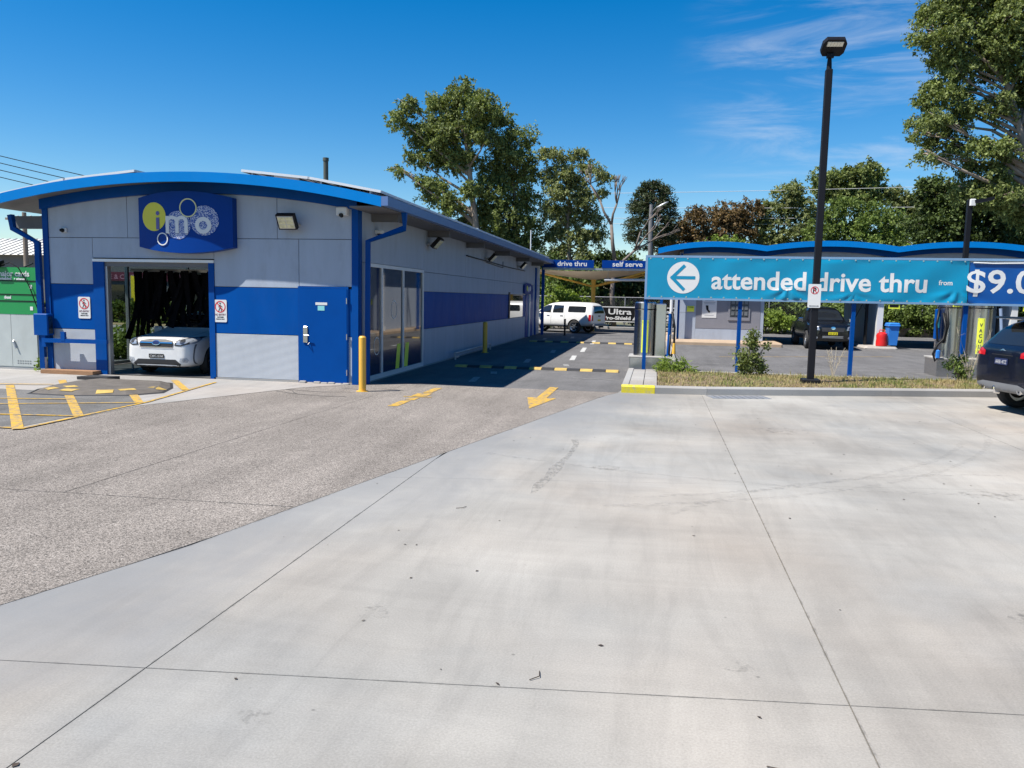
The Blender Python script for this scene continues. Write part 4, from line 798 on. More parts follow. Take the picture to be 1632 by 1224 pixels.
mdp = mat('dark_grey_panel',(.20,.20,.225),.5,var=.06); MB().box(1.785,4.6,SY-.01,SY+.1,.665,2.54).build('machine_panel', mdp, S2); MB().box(4.605,4.75,SY,SY+.1,.665,2.54).build('wall_panel', m_panel, S2)
MB().box(.97,1.05,SY+.105,44,.16,3.9).box(4.65,4.75,SY+.125,44,.16,3.9).box(1.05,4.65,43.9,44,.16,3.9).build('room_wall', m_panel, S2)
ps = MB().box(2.05,2.69,SY-.022,SY-.011,1.14,1.98).build('price_poster', m_white, S2)
for z, w_ in ((1.9,.4),(1.82,.5),(1.76,.45),(1.25,.4)): MB().box(2.37-w_/2,2.37+w_/2,SY-.024,SY-.0225,z,z+.02).build('print_line', mdp, ps)
MB().prism([(2.2,1.7),(2.32,1.7),(2.34,1.5),(2.42,1.42),(2.36,1.36),(2.24,1.5)],SY-.025,SY-.0225,'y').build('print_mark', m_black, ps)
MB().box(1.38,1.7,SY-.02,SY-.001,1.4,1.66).build('yellow_notice', m_ylw, S2); text('CODES',.09,.002,.26,.003).xf(Matrix.Translation((1.41,SY-.022,1.57))).build('lettering', m_black, S2)
mc = MB().box(3.2,4.15,SY-.05,SY-.011,1.05,2.1).build('change_machine', mdp, S2); MB().box(3.28,4.08,SY-.056,SY-.051,1.2,2.02).build('machine_face', mat('machine_face',(.05,.055,.06),.3), mc)
for i in range(4):
    for j in range(3): MB().box(3.33+i*.19,3.47+i*.19,SY-.075,SY-.057,1.28+j*.25,1.45+j*.25).build('machine_button', mat('machine_button',(.13,.14,.15),.3,var=.4), mc)
MB().tube([(1.0,36.95,.16),(1.0,36.95,2.2),(1.06,37.0,4.0)],.05,8).build('downpipe', m_trim, S2); MB().lathe([(.0,.2),(.14,.2),(.14,.0)],(.68,36.7,.16),12).lathe([(0,3.6),(.075,3.6),(.075,0)],(.68,36.7,.3),12).build('white_column', m_white, S2)
MB().bbox(.46,.66,24.4,35.2,-.02,.13,.02).build('lane_kerb', m_conc2, S2)
for i, x in enumerate((9.62,14.95,20.3)):
    MB().box(x-.08,x+.08,37.35,43.6,.1,3.9).build('bay_divider', m_panel, S2); MB().box(x-.12,x+.12,37.1,37.345,.1,3.9).build('divider_post', m_white, S2)
    MB().tube([(x-.45,37.6,.1),(x-.45,37.6,3.6)],.07,8).build('hose_boom', m_black, S2); MB().tube([(x-.5,37.5,1.6),(x-.7,37.4,1.9),(x-.95,37.4,1.3),(x-1.2,37.5,.4),(x-1.5,37.7,.12)],.02,6).build('pressure_hose', m_black, S2)
    MB().bbox(x-.75,x+.6,36.3,43.8,-.02,.1,.08).build('bay_island', m_conc2, S2); MB().box(x+.3,x+.75,37.05,37.08,1.72,2.05).build('yellow_notice', m_ylw, S2); MB().box(x+.33,x+.7,37.045,37.049,1.78,1.9).build('notice_print', m_black, S2)
MB().lathe([(0,.12),(.12,.1),(.19,0),(.19,-.2)],(3.1,37.05,3.02),12).build('wall_lamp', m_black, S2)
# wheelie bin and red drum
t = thing('wheelie_bin', 'bright blue wheelie bin standing by the bay divider', 'bin', (10.05,36.75,.1)); bm_ = MB(); 
bm_.add([(sx*(.16+.05*(z/.9)),sy*(.22+.07*(z/.9)),z) for z in (.06,.9) for sx, sy in ((-1,-1),(1,-1),(1,1),(-1,1))],[(3,2,1,0),(4,5,6,7),(0,1,5,4),(1,2,6,5),(2,3,7,6),(3,0,4,7)]).build('bin_body', m_bin, t, True)
MB().bbox(-.25,.25,-.34,.34,.88,.95,.04).build('bin_rim', m_bin, t, True); MB().bbox(-.235,.235,-.33,.3,.95,1.02,.05).build('bin_lid', m_bin, t, True); MB().tube([(-.2,.38,.98),(.2,.38,.98)],.02,8).build('bin_handle', m_bin, t, True)
for s_ in (-1,1): MB().lathe([(0,-.02),(.1,-.02),(.1,.02),(0,.02)],(s_*.22,.22,.1),14,'x').build('wheel', m_tyre, t, True)
t = thing('jerry_can', 'red plastic drum with handle beside the blue wheelie bin', 'drum', (9.62,36.65,.1)); MB().lathe([(0,.62),(.08,.62),(.2,.55),(.23,.45),(.21,.32),(.23,.2),(.23,.03),(.2,0),(0,0)],(0,0,0),18).build('drum_body', m_red, t, True, smooth=40); MB().tube([(-.12,0,.6),(-.1,0,.7),(.1,0,.7),(.12,0,.6)],.02,6).build('handle', m_red, t, True); MB().lathe([(0,.68),(.04,.68),(.04,.6)],(.14,.05,0),10).build('cap', m_white, t, True)
# ================================================================== GANTRY + SHADE SAIL
t = thing('lane_gantry', 'overhead lane gantry with blue drive thru and self serve boards', 'gantry', (-3,41,0)); MB().box(-5.8,.3,40.98,41.06,3.34,3.44).build('gantry_beam', m_galv, t)
for x0, x1, s_, xt, w_ in ((-5.75,-3.19,'drive thru',-5.05,1.5),(-2.78,.1,'self serve',-2.25,1.5)):
    p = MB().box(x0,x1,40.93,41.0,3.445,3.84).build('lane_board', m_signblue, t); text(s_,.34,.006,w_,.004).xf(Matrix.Translation((xt,40.925,3.54))).build('lettering', m_letter, p)
MB().box(-5.86,-5.72,41.0,41.14,0,3.9).build('gantry_post', m_trim, t); MB().box(.18,.32,41.0,41.14,.1,3.9).build('gantry_post', m_trim, t)
t = thing('shade_sail', 'cream shade sail umbrella on a yellow steel post', 'shade sail', (-3.65,47,0)); MB().tube([(-3.65,47,0),(-3.65,47,2.7),(-3.65,47,3.15)],[.13,.12,.16],12).build('sail_post', m_yelp, t)
cor = [(-7.0,44.6,3.5),(-.3,44.6,3.62),(-.3,49.4,3.62),(-7.0,49.4,3.5)]
for c_ in cor: MB().tube([(-3.65,47,2.6),(c_[0]*.98,c_[1],c_[2]-.12)],.055,8).build('sail_arm', m_yelp, t)
for k in range(4):
    a, b_ = Vector(cor[k]), Vector(cor[(k+1)%4]); c0 = Vector((-3.65,47,2.98)); V = []; F = []; n = 8
    for i in range(n+1):
        u = i/n
        for j in range(n+1):
            v = j/n; e = a.lerp(b_,v); e.z -= .28*4*v*(1-v)*.5; m_ = (a+b_)/2; e = e.lerp(Vector((c0.x,c0.y,e.z)),.16*4*v*(1-v)*.5); p = c0.lerp(e,u); p.z -= .12*u*(1-u); V.append(p)
    for i in range(n):
        for j in range(n): q = i*(n+1)+j; F.append((q,q+1,q+n+2,q+n+1))
    MB().add(V,F).build('sail_panel', m_sail, t, smooth=True)
t = thing('clearance_bar', 'thin white height bar hanging beyond the gantry', 'height bar', (-1.6,45,3.0)); MB().tube([(-2.9,45,2.95),(-.2,45,2.98)],.07,8).build('bar', m_white, t)
for x in (-2.7,-.5): MB().tube([(x,45,2.96),(x,45,3.5)],.012,5).build('chain', m_galv, t)
# ================================================================== FENCE, BANNER BEHIND
F_ = thing('chain_link_fence', 'tall chain link fence along the back of the site', 'fence', (8,52.5,0)); 
for k in range(20): MB().tube([(-14+k*3,52.5,0),(-14+k*3,52.5,2.05)],.035,6).build('fence_post', m_galv, F_)
MB().tube([(-14,52.5,2.02),(43,52.5,2.02)],.025,6).build('top_rail', m_galv, F_); wv = MB()
for k in range(int(57/.16)):
    for s_ in (-1,1): x = -14+k*.16; xb = x+s_*1.95; wv.add([(x-.003,52.5,.04),(x+.003,52.5,.04),(xb+.003,52.5,2.0),(xb-.003,52.5,2.0)],[(0,1,2,3)])
o = wv.build('wire_mesh', m_galv, F_, kind='stuff')
t = thing('fence_banner', 'black banner with white lettering fixed low on the fence', 'banner', (-1,52.35,.4)); MB().box(-3.7,1.6,52.36,52.42,.42,1.42).build('banner_sheet', m_black, t)
MB().box(-3.7,1.6,52.35,52.359,1.36,1.42).box(-3.7,1.6,52.35,52.359,.42,.47).build('banner_border', m_letter, t)
for s_, x, z, sz, w_ in (('Ultra',-3.05,.92,.5,1.5),('Pro-Shield',-3.35,.58,.3,1.75),('Finish',.35,1.05,.28,1.0),('r ent',.35,.8,.26,.8),('elop',.55,.56,.26,.65)): text(s_,sz,.012,w_,.006).xf(Matrix.Translation((x,52.345,z))).build('lettering', m_letter, t)
MB().prism([(-1.5,.55),(-1.1,.55),(-.6,1.3),(-1.0,1.3)],52.34,52.358,'y').prism([(-1.15,.85),(-.5,.85),(-.4,1.0),(-1.05,1.0)],52.335,52.339,'y').build('emblem', m_letter, t)
MB().bbox(-14,44,51.3,51.6,-.02,.14,.03).build('rear_kerb', m_conc2, None, kind='structure')
# ================================================================== LEFT EDGE
t = thing('price_sign', 'green fuel price sign with white lettering above the grey cabinet', 'sign', (-13.8,15.2,1.33)); MB().box(-14.9,-13.03,15.05,15.2,1.33,2.33).build('sign_panel', m_green, t)
for z in (2.03,1.74,1.60): MB().box(-14.9,-13.032,15.042,15.049,z,z+.022).build('divider_line', m_black, t)
for s_, x, z, sz, w_ in (('all major cards',-14.2,2.14,.165,.98),('unleaded',-13.98,2.065,.075,.32),('+ ethanol',-13.6,2.065,.06,.26),('diesel',-13.86,1.66,.09,.17)): text(s_,sz,.003,w_,.003).xf(Matrix.Translation((x,15.045,z))).build('lettering', m_letter, t)
for x, z in ((-13.2,1.88),(-13.2,1.42)): MB().box(x-.035,x+.035,15.043,15.049,z,z+.08).build('price_square', m_letter, t)
MB().tube([(-13.95,15.0,2.34),(-13.6,14.95,2.43),(-13.42,14.98,2.32),(-13.2,15.0,1.95),(-13.03,15.0,1.5),(-13.0,15.02,1.38)],.012,6).build('cable', m_black, t)
MB().cbox((-13.98,15.0,2.4),(.26,.18,.12),Matrix.Rotation(.3,3,'X')).tube([(-13.4,15.1,2.33),(-13.15,15.08,2.42)],.015,6).build('sign_lamp', m_black, t)
t.location = (-14.85,16.4,1.28); t.scale = (1.08,1.08,1.08)
t = thing('utility_cabinet', 'pale grey utility cabinet with double doors under the green sign', 'cabinet', (-13.7,15.3,0)); MB().bbox(-14.6,-13.08,15.08,15.6,.03,1.32,.015).build('cabinet_body', m_cgrey, t); MB().box(-14.62,-13.06,15.05,15.62,-.03,.03).build('cabinet_base', m_kerb, t)
for a, b_ in ((-14.55,-13.98),(-13.97,-13.42)): pass
for a, b_ in ((-14.56,-13.73),(-13.72,-13.1)):
    d = MB().box(a,b_,15.062,15.079,.06,1.3).build('cabinet_door', m_cgrey, t)
    for zz in (.12,.17,1.18): 
        for k in range(6): MB().box(a+.12+k*.06,a+.15+k*.06,15.058,15.061,zz,zz+.02).build('vent_slot', m_soff, d)
MB().tube([(-13.66,15.05,.62),(-13.66,15.03,.6),(-13.6,15.03,.45)],.018,6).build('door_handle', m_galv, t)
t.location = (-14.75,16.5,0); t.scale = (1.08,1.08,1.08)
t = thing('tile_roof_house', 'pale sheet metal roof shed beyond the green sign', 'shed', (-42,47,0)); MB().box(-50,-37.5,44,50,0,3.9).build('wall', m_soff, t); mr = mat('pale_roof_sheet',(.62,.60,.55),.5,var=.08)
rf = MB().add([(-50.5,43.5,3.9),(-37,43.5,3.9),(-37,47,5.1),(-50.5,47,5.1),(-50.5,50.5,3.9),(-37,50.5,3.9)],[(0,1,2,3),(3,2,5,4),(1,5,2),(0,3,4),(0,4,5,1)]).build('roof', mr, t)
for k in range(26): x = -50.3+k*.52; MB().tube([(x,43.48,3.93),(x,47,5.13)],.035,5).build('roof_rib', mr, rf)
# shop seen through the glazed wash wall
t = thing('brake_shop', 'low shop with a dark red brake and clutch sign beyond the glass wall', 'shop', (-32,47,0)); MB().box(-37,-22,46,52,0,3.6).build('wall', mat('shop_wall',(.12,.13,.14),.7), t)
p = MB().box(-36,-22.5,45.9,45.99,2.45,3.0).build('shop_sign', mat('maroon_sign',(.13,.02,.045),.5), t); text('BRAKE & CLUTCH',.4,.006,3.6,.006).xf(Matrix.Translation((-35.5,45.89,2.56))).build('lettering', mat('lilac_letter',(.42,.22,.3),.5), p)
text('BRAKE & CLUTCH',.4,.006,3.6,.006).xf(Matrix.Translation((-29.5,45.89,2.56))).build('lettering', MATS['lilac_letter'], p)
for k in range(5): q = MB().box(-35.5+k*2.7,-33.4+k*2.7,45.93,45.99,.9,2.2).build('window', m_winglass, t); MB().box(-35.55+k*2.7,-33.35+k*2.7,45.9,45.929,.84,.899).build('sill', m_white, q)
for i, (x,y) in enumerate(((-33.6,44),(-31.2,43.5),(-28.3,43.2),(-25.2,42.6))):
    t = thing('feather_flag', ('yellow feather flag in front of the brake shop' if i != 2 else 'red feather flag in front of the brake shop'), 'flag', (x,y,0), 0, 'feather flags by the shop'); MB().tube([(x,y,0),(x,y,2.7)],.02,6).build('flag_pole', m_galv, t); MB().prism([(x+.03,.9),(x+.5,1.0),(x+.55,2.3),(x+.35,2.7),(x+.03,2.75)],y-.01,y+.01,'y').build('flag_cloth', mat('flag_yellow',(.75,.62,.02),.6) if i != 2 else mat('flag_red',(.6,.08,.08),.6), t)
# poles and wires
def upole(x, y, h, label, lean=0):
    t = thing('utility_pole', label, 'utility pole', (x,y,0), 0, 'timber utility poles'); MB().tube([(x,y,0),(x+lean,y,h)],[.16,.11],10).build('pole_shaft', m_bark, t)
    MB().cbox((x+lean,y,h-.35),(2.4,.1,.12)).build('crossarm', m_bark, t)
    for k in (-1,-.4,.4,1): MB().lathe([(0,.14),(.04,.12),(.05,0)],(x+lean+k*1.05,y,h-.29),8).build('insulator', m_white, t)
upole(-35.2,40,6.1,'timber utility pole rising behind the green sign'); upole(-50.5,60,9.0,'thin distant utility pole far behind the green sign')
def wire(p, q, sag, label, m=m_wire, r=.026):
    P = [Vector(p).lerp(Vector(q),i/16)-Vector((0,0,sag*4*(i/16)*(1-i/16))) for i in range(17)]; tag(MB().tube(P,r,5).build('power_line', m),label,'power line','overhead power lines')
for k, (z, zz) in enumerate(((11.1,7.9),(10.65,7.5),(10.2,7.1),(9.75,6.7))): wire((-45.5,45,z),(-18,45,zz+(-2.4)),.15,('topmost','second','third','fourth')[k]+' of the dark power lines sloping down behind the left end of the roof')
wire((-60,52,5.0),(-34,46,4.4),.1,'low dark power line passing beside the timber utility pole')
for k, (z, zz) in enumerate(((11.5,12.35),(10.3,10.3),(9.34,9.5),(8.84,8.95))): wire((-12,75,z),(45,75,zz+.4),.25,('topmost','second','third','lowest')[k]+' pale power line strung across in front of the far trees',m_wire2,.02)
t = thing('street_light', 'grey street light pole with curved arm above the lane gantry', 'street light', (-.6,60,0)); MB().tube([(-.45,60,0),(-.62,60,7.2),(-.62,60,8.8)],[.19,.16,.13],10).build('pole_shaft', mat('grey_pole',(.16,.16,.17),.7), t); MB().tube([(-.6,60,8.2),(-.2,59.7,8.6),(.1,59.5,8.7)],.05,8).build('arm', MATS['grey_pole'], t)
MB().lathe([(0,-.45),(.12,-.4),(.17,-.1),(.15,.2),(.05,.38),(0,.4)],(0,0,0),12,'x').fn(lambda p: Vector((.2+p.x,59.4+p.y,8.72+p.z*.7+p.x*.5))).build('lamp_head', m_galv, t, smooth=True)
# ================================================================== VEHICLES
def paint(name, col, metal=0.0, rough=.35):
    m, nd, lk, b = nodes(name); v = pos(nd, lk); c = ramp(nd, lk, noise(nd, lk, v, 5, 4), [(.3,[x*.93 for x in col]),(.7,[min(1,x*1.05) for x in col])])
    lk.new(c, b.inputs['Base Color']); b.inputs['Metallic'].default_value = metal; b.inputs['Roughness'].default_value = rough; b.inputs['Coat Weight'].default_value = .6; b.inputs['Coat Roughness'].default_value = .06
    MATS[name] = m; return m
def carbody(st, m, parent, wheels, wr_, name='body', arch=1.14):
    NH = 9; V = []; F = []
    for (x,zb,wm,zm,wh,zh,wr,zr_,zt) in st:
        p = [(0,zb),(wm*.82,zb),(wm*.97,zb+.1),(wm,zm),(wh,zh),((wh+wr)/2+.012,(zh+zr_)/2),(wr,zr_),(wr*.6,zt-(zt-zr_)*.18),(0,zt)]
        ring = p+[(-a,b) for a, b in p[-2:0:-1]]
        V += [(x,a,b) for a, b in ring]
    n = 2*NH-2
    for i in range(len(st)-1): F += [(i*n+k,i*n+(k+1)%n,(i+1)*n+(k+1)%n,(i+1)*n+k) for k in range(n)]
    F += [tuple(range(n-1,-1,-1)), tuple(range((len(st)-1)*n,len(st)*n))]
    me = MB().add(V,F).mesh('cage'); ob = bpy.data.objects.new('cage', me); COL.objects.link(ob); me.materials.append(m); me.materials.append(m_black)
    bm = bmesh.new(); bm.from_mesh(me); bmesh.ops.recalc_face_normals(bm, faces=bm.faces); bm.to_mesh(me); bm.free()
    sm = ob.modifiers.new('s','SUBSURF'); sm.levels = sm.render_levels = 2
    cut = MB(); 
    for (x,z) in wheels:
        for s in (-1,1): cut.lathe([(0,-.3),(wr_*arch,-.3),(wr_*arch,.4),(0,.4)],(x,s*.85,z),28,'y')
    cm = cut.mesh('cut'); cm.materials.append(m); cm.materials.append(m_black); cm.polygons.foreach_set('material_index',[1]*len(cm.polygons)); co = bpy.data.objects.new('cut',cm); COL.objects.link(co)
    bm = bmesh.new(); bm.from_mesh(cm); bmesh.ops.remove_doubles(bm, verts=bm.verts, dist=1e-5); bmesh.ops.recalc_face_normals(bm, faces=bm.faces); bm.to_mesh(cm); bm.free()
    for p in cm.polygons: p.material_index = 1
    bo = ob.modifiers.new('b','BOOLEAN'); bo.object = co; bo.operation = 'DIFFERENCE'; bo.solver = 'EXACT'
    ob.modifiers['b'].show_viewport = False; dg = bpy.context.evaluated_depsgraph_get(); dg.update(); plain = bpy.data.meshes.new_from_object(ob.evaluated_get(dg))
    bv = BVHTree.FromPolygons([v.co.copy() for v in plain.vertices],[tuple(p.vertices) for p in plain.polygons])
    ob.modifiers['b'].show_viewport = True; dg = bpy.context.evaluated_depsgraph_get(); dg.update(); full = bpy.data.meshes.new_from_object(ob.evaluated_get(dg)); full.name = name
    bpy.data.objects.remove(ob); bpy.data.objects.remove(co)
    full.set_sharp_from_angle(angle=RAD(38)); full.polygons.foreach_set('use_smooth',[True]*len(full.polygons))
    return put(name, full, m, parent), bv
def patch(bv, P, view, m, par, name, lift=.006, cuts=3, thick=0):
    """project polygon P onto the body: view 'F' front, 'R' rear (P=y,z), 'L' left, 'Q' right (P=x,z), 'T' top (P=x,y)"""
    bm = bmesh.new(); vs = [bm.verts.new((a,b,0)) for a, b in P]; bm.faces.new(vs); bmesh.ops.triangulate(bm, faces=bm.faces); 
    for _ in range(cuts): bmesh.ops.subdivide_edges(bm, edges=[e for e in bm.edges if e.calc_length() > .05], cuts=1, use_grid_fill=True); bmesh.ops.triangulate(bm, faces=bm.faces)
    cfg = {'F':(lambda a,b:(4,a,b),(-1,0,0)),'R':(lambda a,b:(-4,a,b),(1,0,0)),'L':(lambda a,b:(a,3,b),(0,-1,0)),'Q':(lambda a,b:(a,-3,b),(0,1,0)),'T':(lambda a,b:(a,b,4),(0,0,-1))}[view]
    bad = []
    for v in bm.verts:
        o = Vector(cfg[0](v.co.x,v.co.y)); h = bv.ray_cast(o, Vector(cfg[1]))
        if h[0] is None: bad.append(v); continue
        nn = h[1] if h[1].dot(Vector(cfg[1])) < 0 else -h[1]; v.co = h[0]+nn*lift
    bmesh.ops.delete(bm, geom=bad, context='VERTS'); bmesh.ops.recalc_face_normals(bm, faces=bm.faces)
    me = bpy.data.meshes.new(name); bm.to_mesh(me); bm.free(); me.polygons.foreach_set('use_smooth',[True]*len(me.polygons))
    return put(name, me, m, par)
def rr(x0, x1, z0, z1, r=.03, n=4):
    o = []
    for cx_, cz_, a0 in ((x1-r,z1-r,0),(x0+r,z1-r,pi/2),(x0+r,z0+r,pi),(x1-r,z0+r,1.5*pi)): o += [(cx_+r*cos(a0+k*pi/2/n),cz_+r*sin(a0+k*pi/2/n)) for k in range(n+1)]
    return o
def wheelset(t, ws, r, y, w=.2, spokes=6, rim=m_rim):
    for (x,z) in ws:
        for s in (-1,1):
            k = thing_part('wheel', t); c = (x,s*y,z)
            ty = MB().lathe([(r*.66,-w/2),(r*.9,-w/2),(r*.98,-w*.38),(r,-w*.2),(r,w*.2),(r*.98,w*.38),(r*.9,w/2),(r*.66,w/2)],c,32,'y').build('tyre', m_tyre, t, True, smooth=40)
            d = MB().lathe([(0,-.01),(r*.16,-.01),(r*.17,.02)],(x,s*(y+w*.32),z),14,'y').lathe([(r*.56,-.02),(r*.68,.02),(r*.68,-.12),(r*.5,-.12)],(x,s*(y+w*.32),z),28,'y') if s > 0 else MB().lathe([(0,.01),(r*.16,.01),(r*.17,-.02)],(x,s*(y+w*.32),z),14,'y').lathe([(r*.56,.02),(r*.68,-.02),(r*.68,.12),(r*.5,.12)],(x,s*(y+w*.32),z),28,'y')
            for q in range(spokes): a = 2*pi*q/spokes; d.cbox((x+cos(a)*r*.36,s*(y+w*.3),z+sin(a)*r*.36),(r*.54,.03,r*.15),Matrix.Rotation(-a,3,'Y'))
            ri = d.build('rim', rim, ty, True); MB().lathe([(0,0),(r*.64,0),(r*.64,.02),(0,.02)],(x,s*(y+w*.05),z),20,'y').build('brake_disc', m_black, ty, True)
def thing_part(n, t): return None
def mirrorP(P): return [(-a,b) for a, b in P]
def plate(t, bv, body, view, z0, z1, w, s, fg, bg, lift=.012):
    patch(bv, rr(-w/2,w/2,z0,z1,.01), view, bg, t, 'number_plate', lift, 2)
    sg = 1 if view == 'F' else -1
    tx = text(s,.1,.001,w*.86,.002,align='CENTER'); k = (z1-z0)*.62/.075; V = []
    for p in tx.v:
        y, z = p[0], z0+(z1-z0)*.18+p[2]*k; yy = sg*y
        h = bv.ray_cast(Vector((4*sg,yy,z)), Vector((-sg,0,0))); V.append(((h[0].x if h[0] else 0)+sg*(lift+.004), yy, z))
    tx.v = V; tx.build('plate_lettering', fg, t, True, recalc=False)
def mirror_(t, x, y, z, m):
    for s in (-1,1): q = MB().bbox(x-.07,x+.07,s*y-.11,s*y+.11,z-.07,z+.08,.03).build('door_mirror', m, t, True); MB().cbox((x,s*(y-.12),z-.06),(.06,.12,.04)).build('mirror_arm', m_plastic, q, True)
m_plf = mat('plate_black',(.012,.012,.012),.4); m_ply = mat('plate_yellow',(.72,.62,.02),.45); m_ink = mat('plate_ink',(.02,.02,.02),.5); m_pink = mat('plate_white_ink',(.7,.7,.7),.5); m_plb = mat('plate_dark_blue',(.015,.025,.08),.4)
m_wpaint = paint('white_car_paint',(.66,.66,.65)); m_bpaint = paint('black_car_paint',(.004,.004,.005),0,.25); m_npaint = paint('navy_car_paint',(.006,.009,.022),.3,.22)
m_cglass = mat('tinted_car_glass',(.012,.014,.016),.03,spec=1.0); m_grey = mat('grey_bumper_plastic',(.15,.155,.165),.45)
# ---- white crossover in the wash bay (heading -Y)
t = thing('crossover_car', 'white crossover car nosing out of the wash bay', 'car', (-10.85,18.1,.006), -pi/2)
#      x     zb   wm   zm   wh   zh   wr   zr   zt
st = [(2.22,.28,.58,.46,.57,.70,.50,.79,.80),(2.20,.23,.70,.45,.68,.76,.57,.855,.865),(2.10,.20,.80,.45,.78,.81,.64,.895,.91),(1.95,.19,.86,.46,.84,.85,.69,.925,.94),(1.6,.19,.89,.52,.86,.90,.71,.965,.985),(1.1,.20,.89,.6,.86,.96,.69,1.03,1.06),(.85,.20,.89,.6,.84,.99,.66,1.10,1.14),(.3,.2,.89,.6,.83,1.0,.62,1.42,1.5),(-.3,.2,.89,.6,.83,1.0,.6,1.5,1.58),(-1.2,.2,.89,.6,.83,1.03,.58,1.48,1.55),(-1.75,.22,.88,.6,.82,1.05,.56,1.4,1.46),(-2.1,.28,.84,.65,.78,1.03,.6,1.12,1.16),(-2.22,.36,.74,.65,.7,.95,.55,1.02,1.04)]
ws = [(1.32,.34),(-1.3,.34)]
bd, bv = carbody(st, m_wpaint, t, ws, .34)
patch(bv, [(-.40,.70),(.40,.70),(.43,.78),(.40,.86),(.2,.885),(-.2,.885),(-.40,.86),(-.43,.78)],'F',m_plastic,t,'grille',.008); patch(bv, rr(-.40,.40,.80,.822,.008),'F',m_chrome,t,'grille_bar',.018,3); patch(bv, rr(-.42,.42,.695,.712,.006),'F',m_chrome,t,'grille_trim',.016,3)
patch(bv, [(.1*cos(k*pi/8),.805+.052*sin(k*pi/8)) for k in range(16)],'F',m_chrome,t,'badge',.024,2); patch(bv, [(.085*cos(k*pi/8),.805+.042*sin(k*pi/8)) for k in range(16)],'F',mat('badge_blue',(.02,.03,.1),.3),t,'badge_field',.028,2)
for s in (1,-1):
    P = [(.45,.75),(.48,.86),(.66,.935),(.80,.95),(.815,.87),(.76,.79),(.6,.735)]; P = P if s > 0 else mirrorP(P)
    h_ = patch(bv, P,'F',m_plastic,t,'headlight',.007); Q = [(.49,.775),(.52,.85),(.66,.905),(.77,.915),(.77,.87),(.71,.81),(.6,.765)]; Q = Q if s > 0 else mirrorP(Q); patch(bv,Q,'F',m_head,h_,'headlight_lens',.011)
    patch(bv, [(s*.62+.05*cos(k*pi/6),.84+.05*sin(k*pi/6)) for k in range(12)],'F',mat('lamp_bowl',(.16,.165,.175),.12,.7),h_,'lamp_bowl',.016,2)
    P = [(.56,.36),(.72,.34),(.75,.40),(.72,.46),(.58,.44)]; P = P if s > 0 else mirrorP(P); f_ = patch(bv,P,'F',mat('fog_surround',(.35,.37,.4),.3),t,'fog_light',.006); patch(bv,[(s*.66+.035*cos(k*pi/6),.40+.035*sin(k*pi/6)) for k in range(12)],'F',m_head,f_,'fog_lens',.012,1)
patch(bv, [(-.54,.235),(.54,.235),(.60,.30),(.47,.41),(-.47,.41),(-.60,.30)],'F',m_plastic,t,'lower_grille',.006); patch(bv, rr(-.50,.50,.262,.282,.006),'F',m_alu,t,'bumper_strip',.014,3); patch(bv, rr(-.72,.72,.205,.245,.01),'F',m_plastic,t,'bumper_lip',.008,4)
plate(t,bv,bd,'F',.44,.54,.38,'CMG 83M',m_pink,m_plf)
for s in (1,-1): patch(bv,[(s*.50,.885),(s*.515,.885),(s*.60,1.04),(s*.585,1.04)],'F',m_soff,t,'bonnet_seam',.004,4); patch(bv,[(s*.80,.30),(s*.815,.30),(s*.83,.78),(s*.815,.78)],'F',m_soff,t,'bumper_seam',.004,4)
patch(bv, [(-.62,1.13),(.62,1.13),(.52,1.44),(-.52,1.44)],'F',m_cglass,t,'windscreen',.006)
for v in ('L','Q'): patch(bv,[(.55,1.06),(-.25,1.06),(-.25,1.42),(.2,1.4)],v,m_cglass,t,'side_window',.006); patch(bv,[(-.32,1.06),(-1.2,1.08),(-1.1,1.4),(-.32,1.43)],v,m_cglass,t,'side_window',.006)
wheelset(t,ws,.34,.79); mirror_(t,.62,1.0,1.05,m_wpaint); t.scale = (.97,.97,.91)
for v in ('L','Q'): patch(bv,[(2.10,.79),(1.96,.80),(1.68,.895),(1.70,.93),(1.86,.925),(2.06,.89)],v,m_head,t,'headlight',.009)
# ---- white double cab utility with canopy
h = RAD(180-29); t = thing('white_utility', 'white double cab utility vehicle with a canopy near the shade sail', 'utility', (-5.3,44.9,0), RAD(180-25))
st = [(2.6,.42,.55,.6,.52,.85,.42,.95,.98),(2.55,.36,.75,.6,.7,.92,.55,1.02,1.05),(2.3,.34,.87,.65,.83,.98,.66,1.06,1.1),(1.7,.33,.92,.7,.87,1.03,.7,1.1,1.14),(1.25,.33,.92,.7,.87,1.07,.7,1.14,1.18),(.65,.33,.92,.7,.86,1.1,.64,1.58,1.66),(.1,.33,.92,.7,.86,1.1,.62,1.70,1.78),(-.75,.33,.92,.7,.86,1.1,.64,1.72,1.79),(-1.0,.33,.92,.7,.87,1.12,.68,1.72,1.79),(-1.8,.36,.92,.75,.88,1.14,.7,1.72,1.79),(-2.3,.42,.92,.78,.88,1.14,.68,1.70,1.77),(-2.52,.5,.91,.8,.86,1.12,.64,1.55,1.6),(-2.6,.56,.86,.8,.82,1.1,.6,1.3,1.35),(-2.62,.62,.8,.8,.76,1.05,.56,1.15,1.18)]
ws = [(1.62,.37),(-1.48,.37)]; bd, bv = carbody(st, m_wpaint, t, ws, .37, arch=1.2)
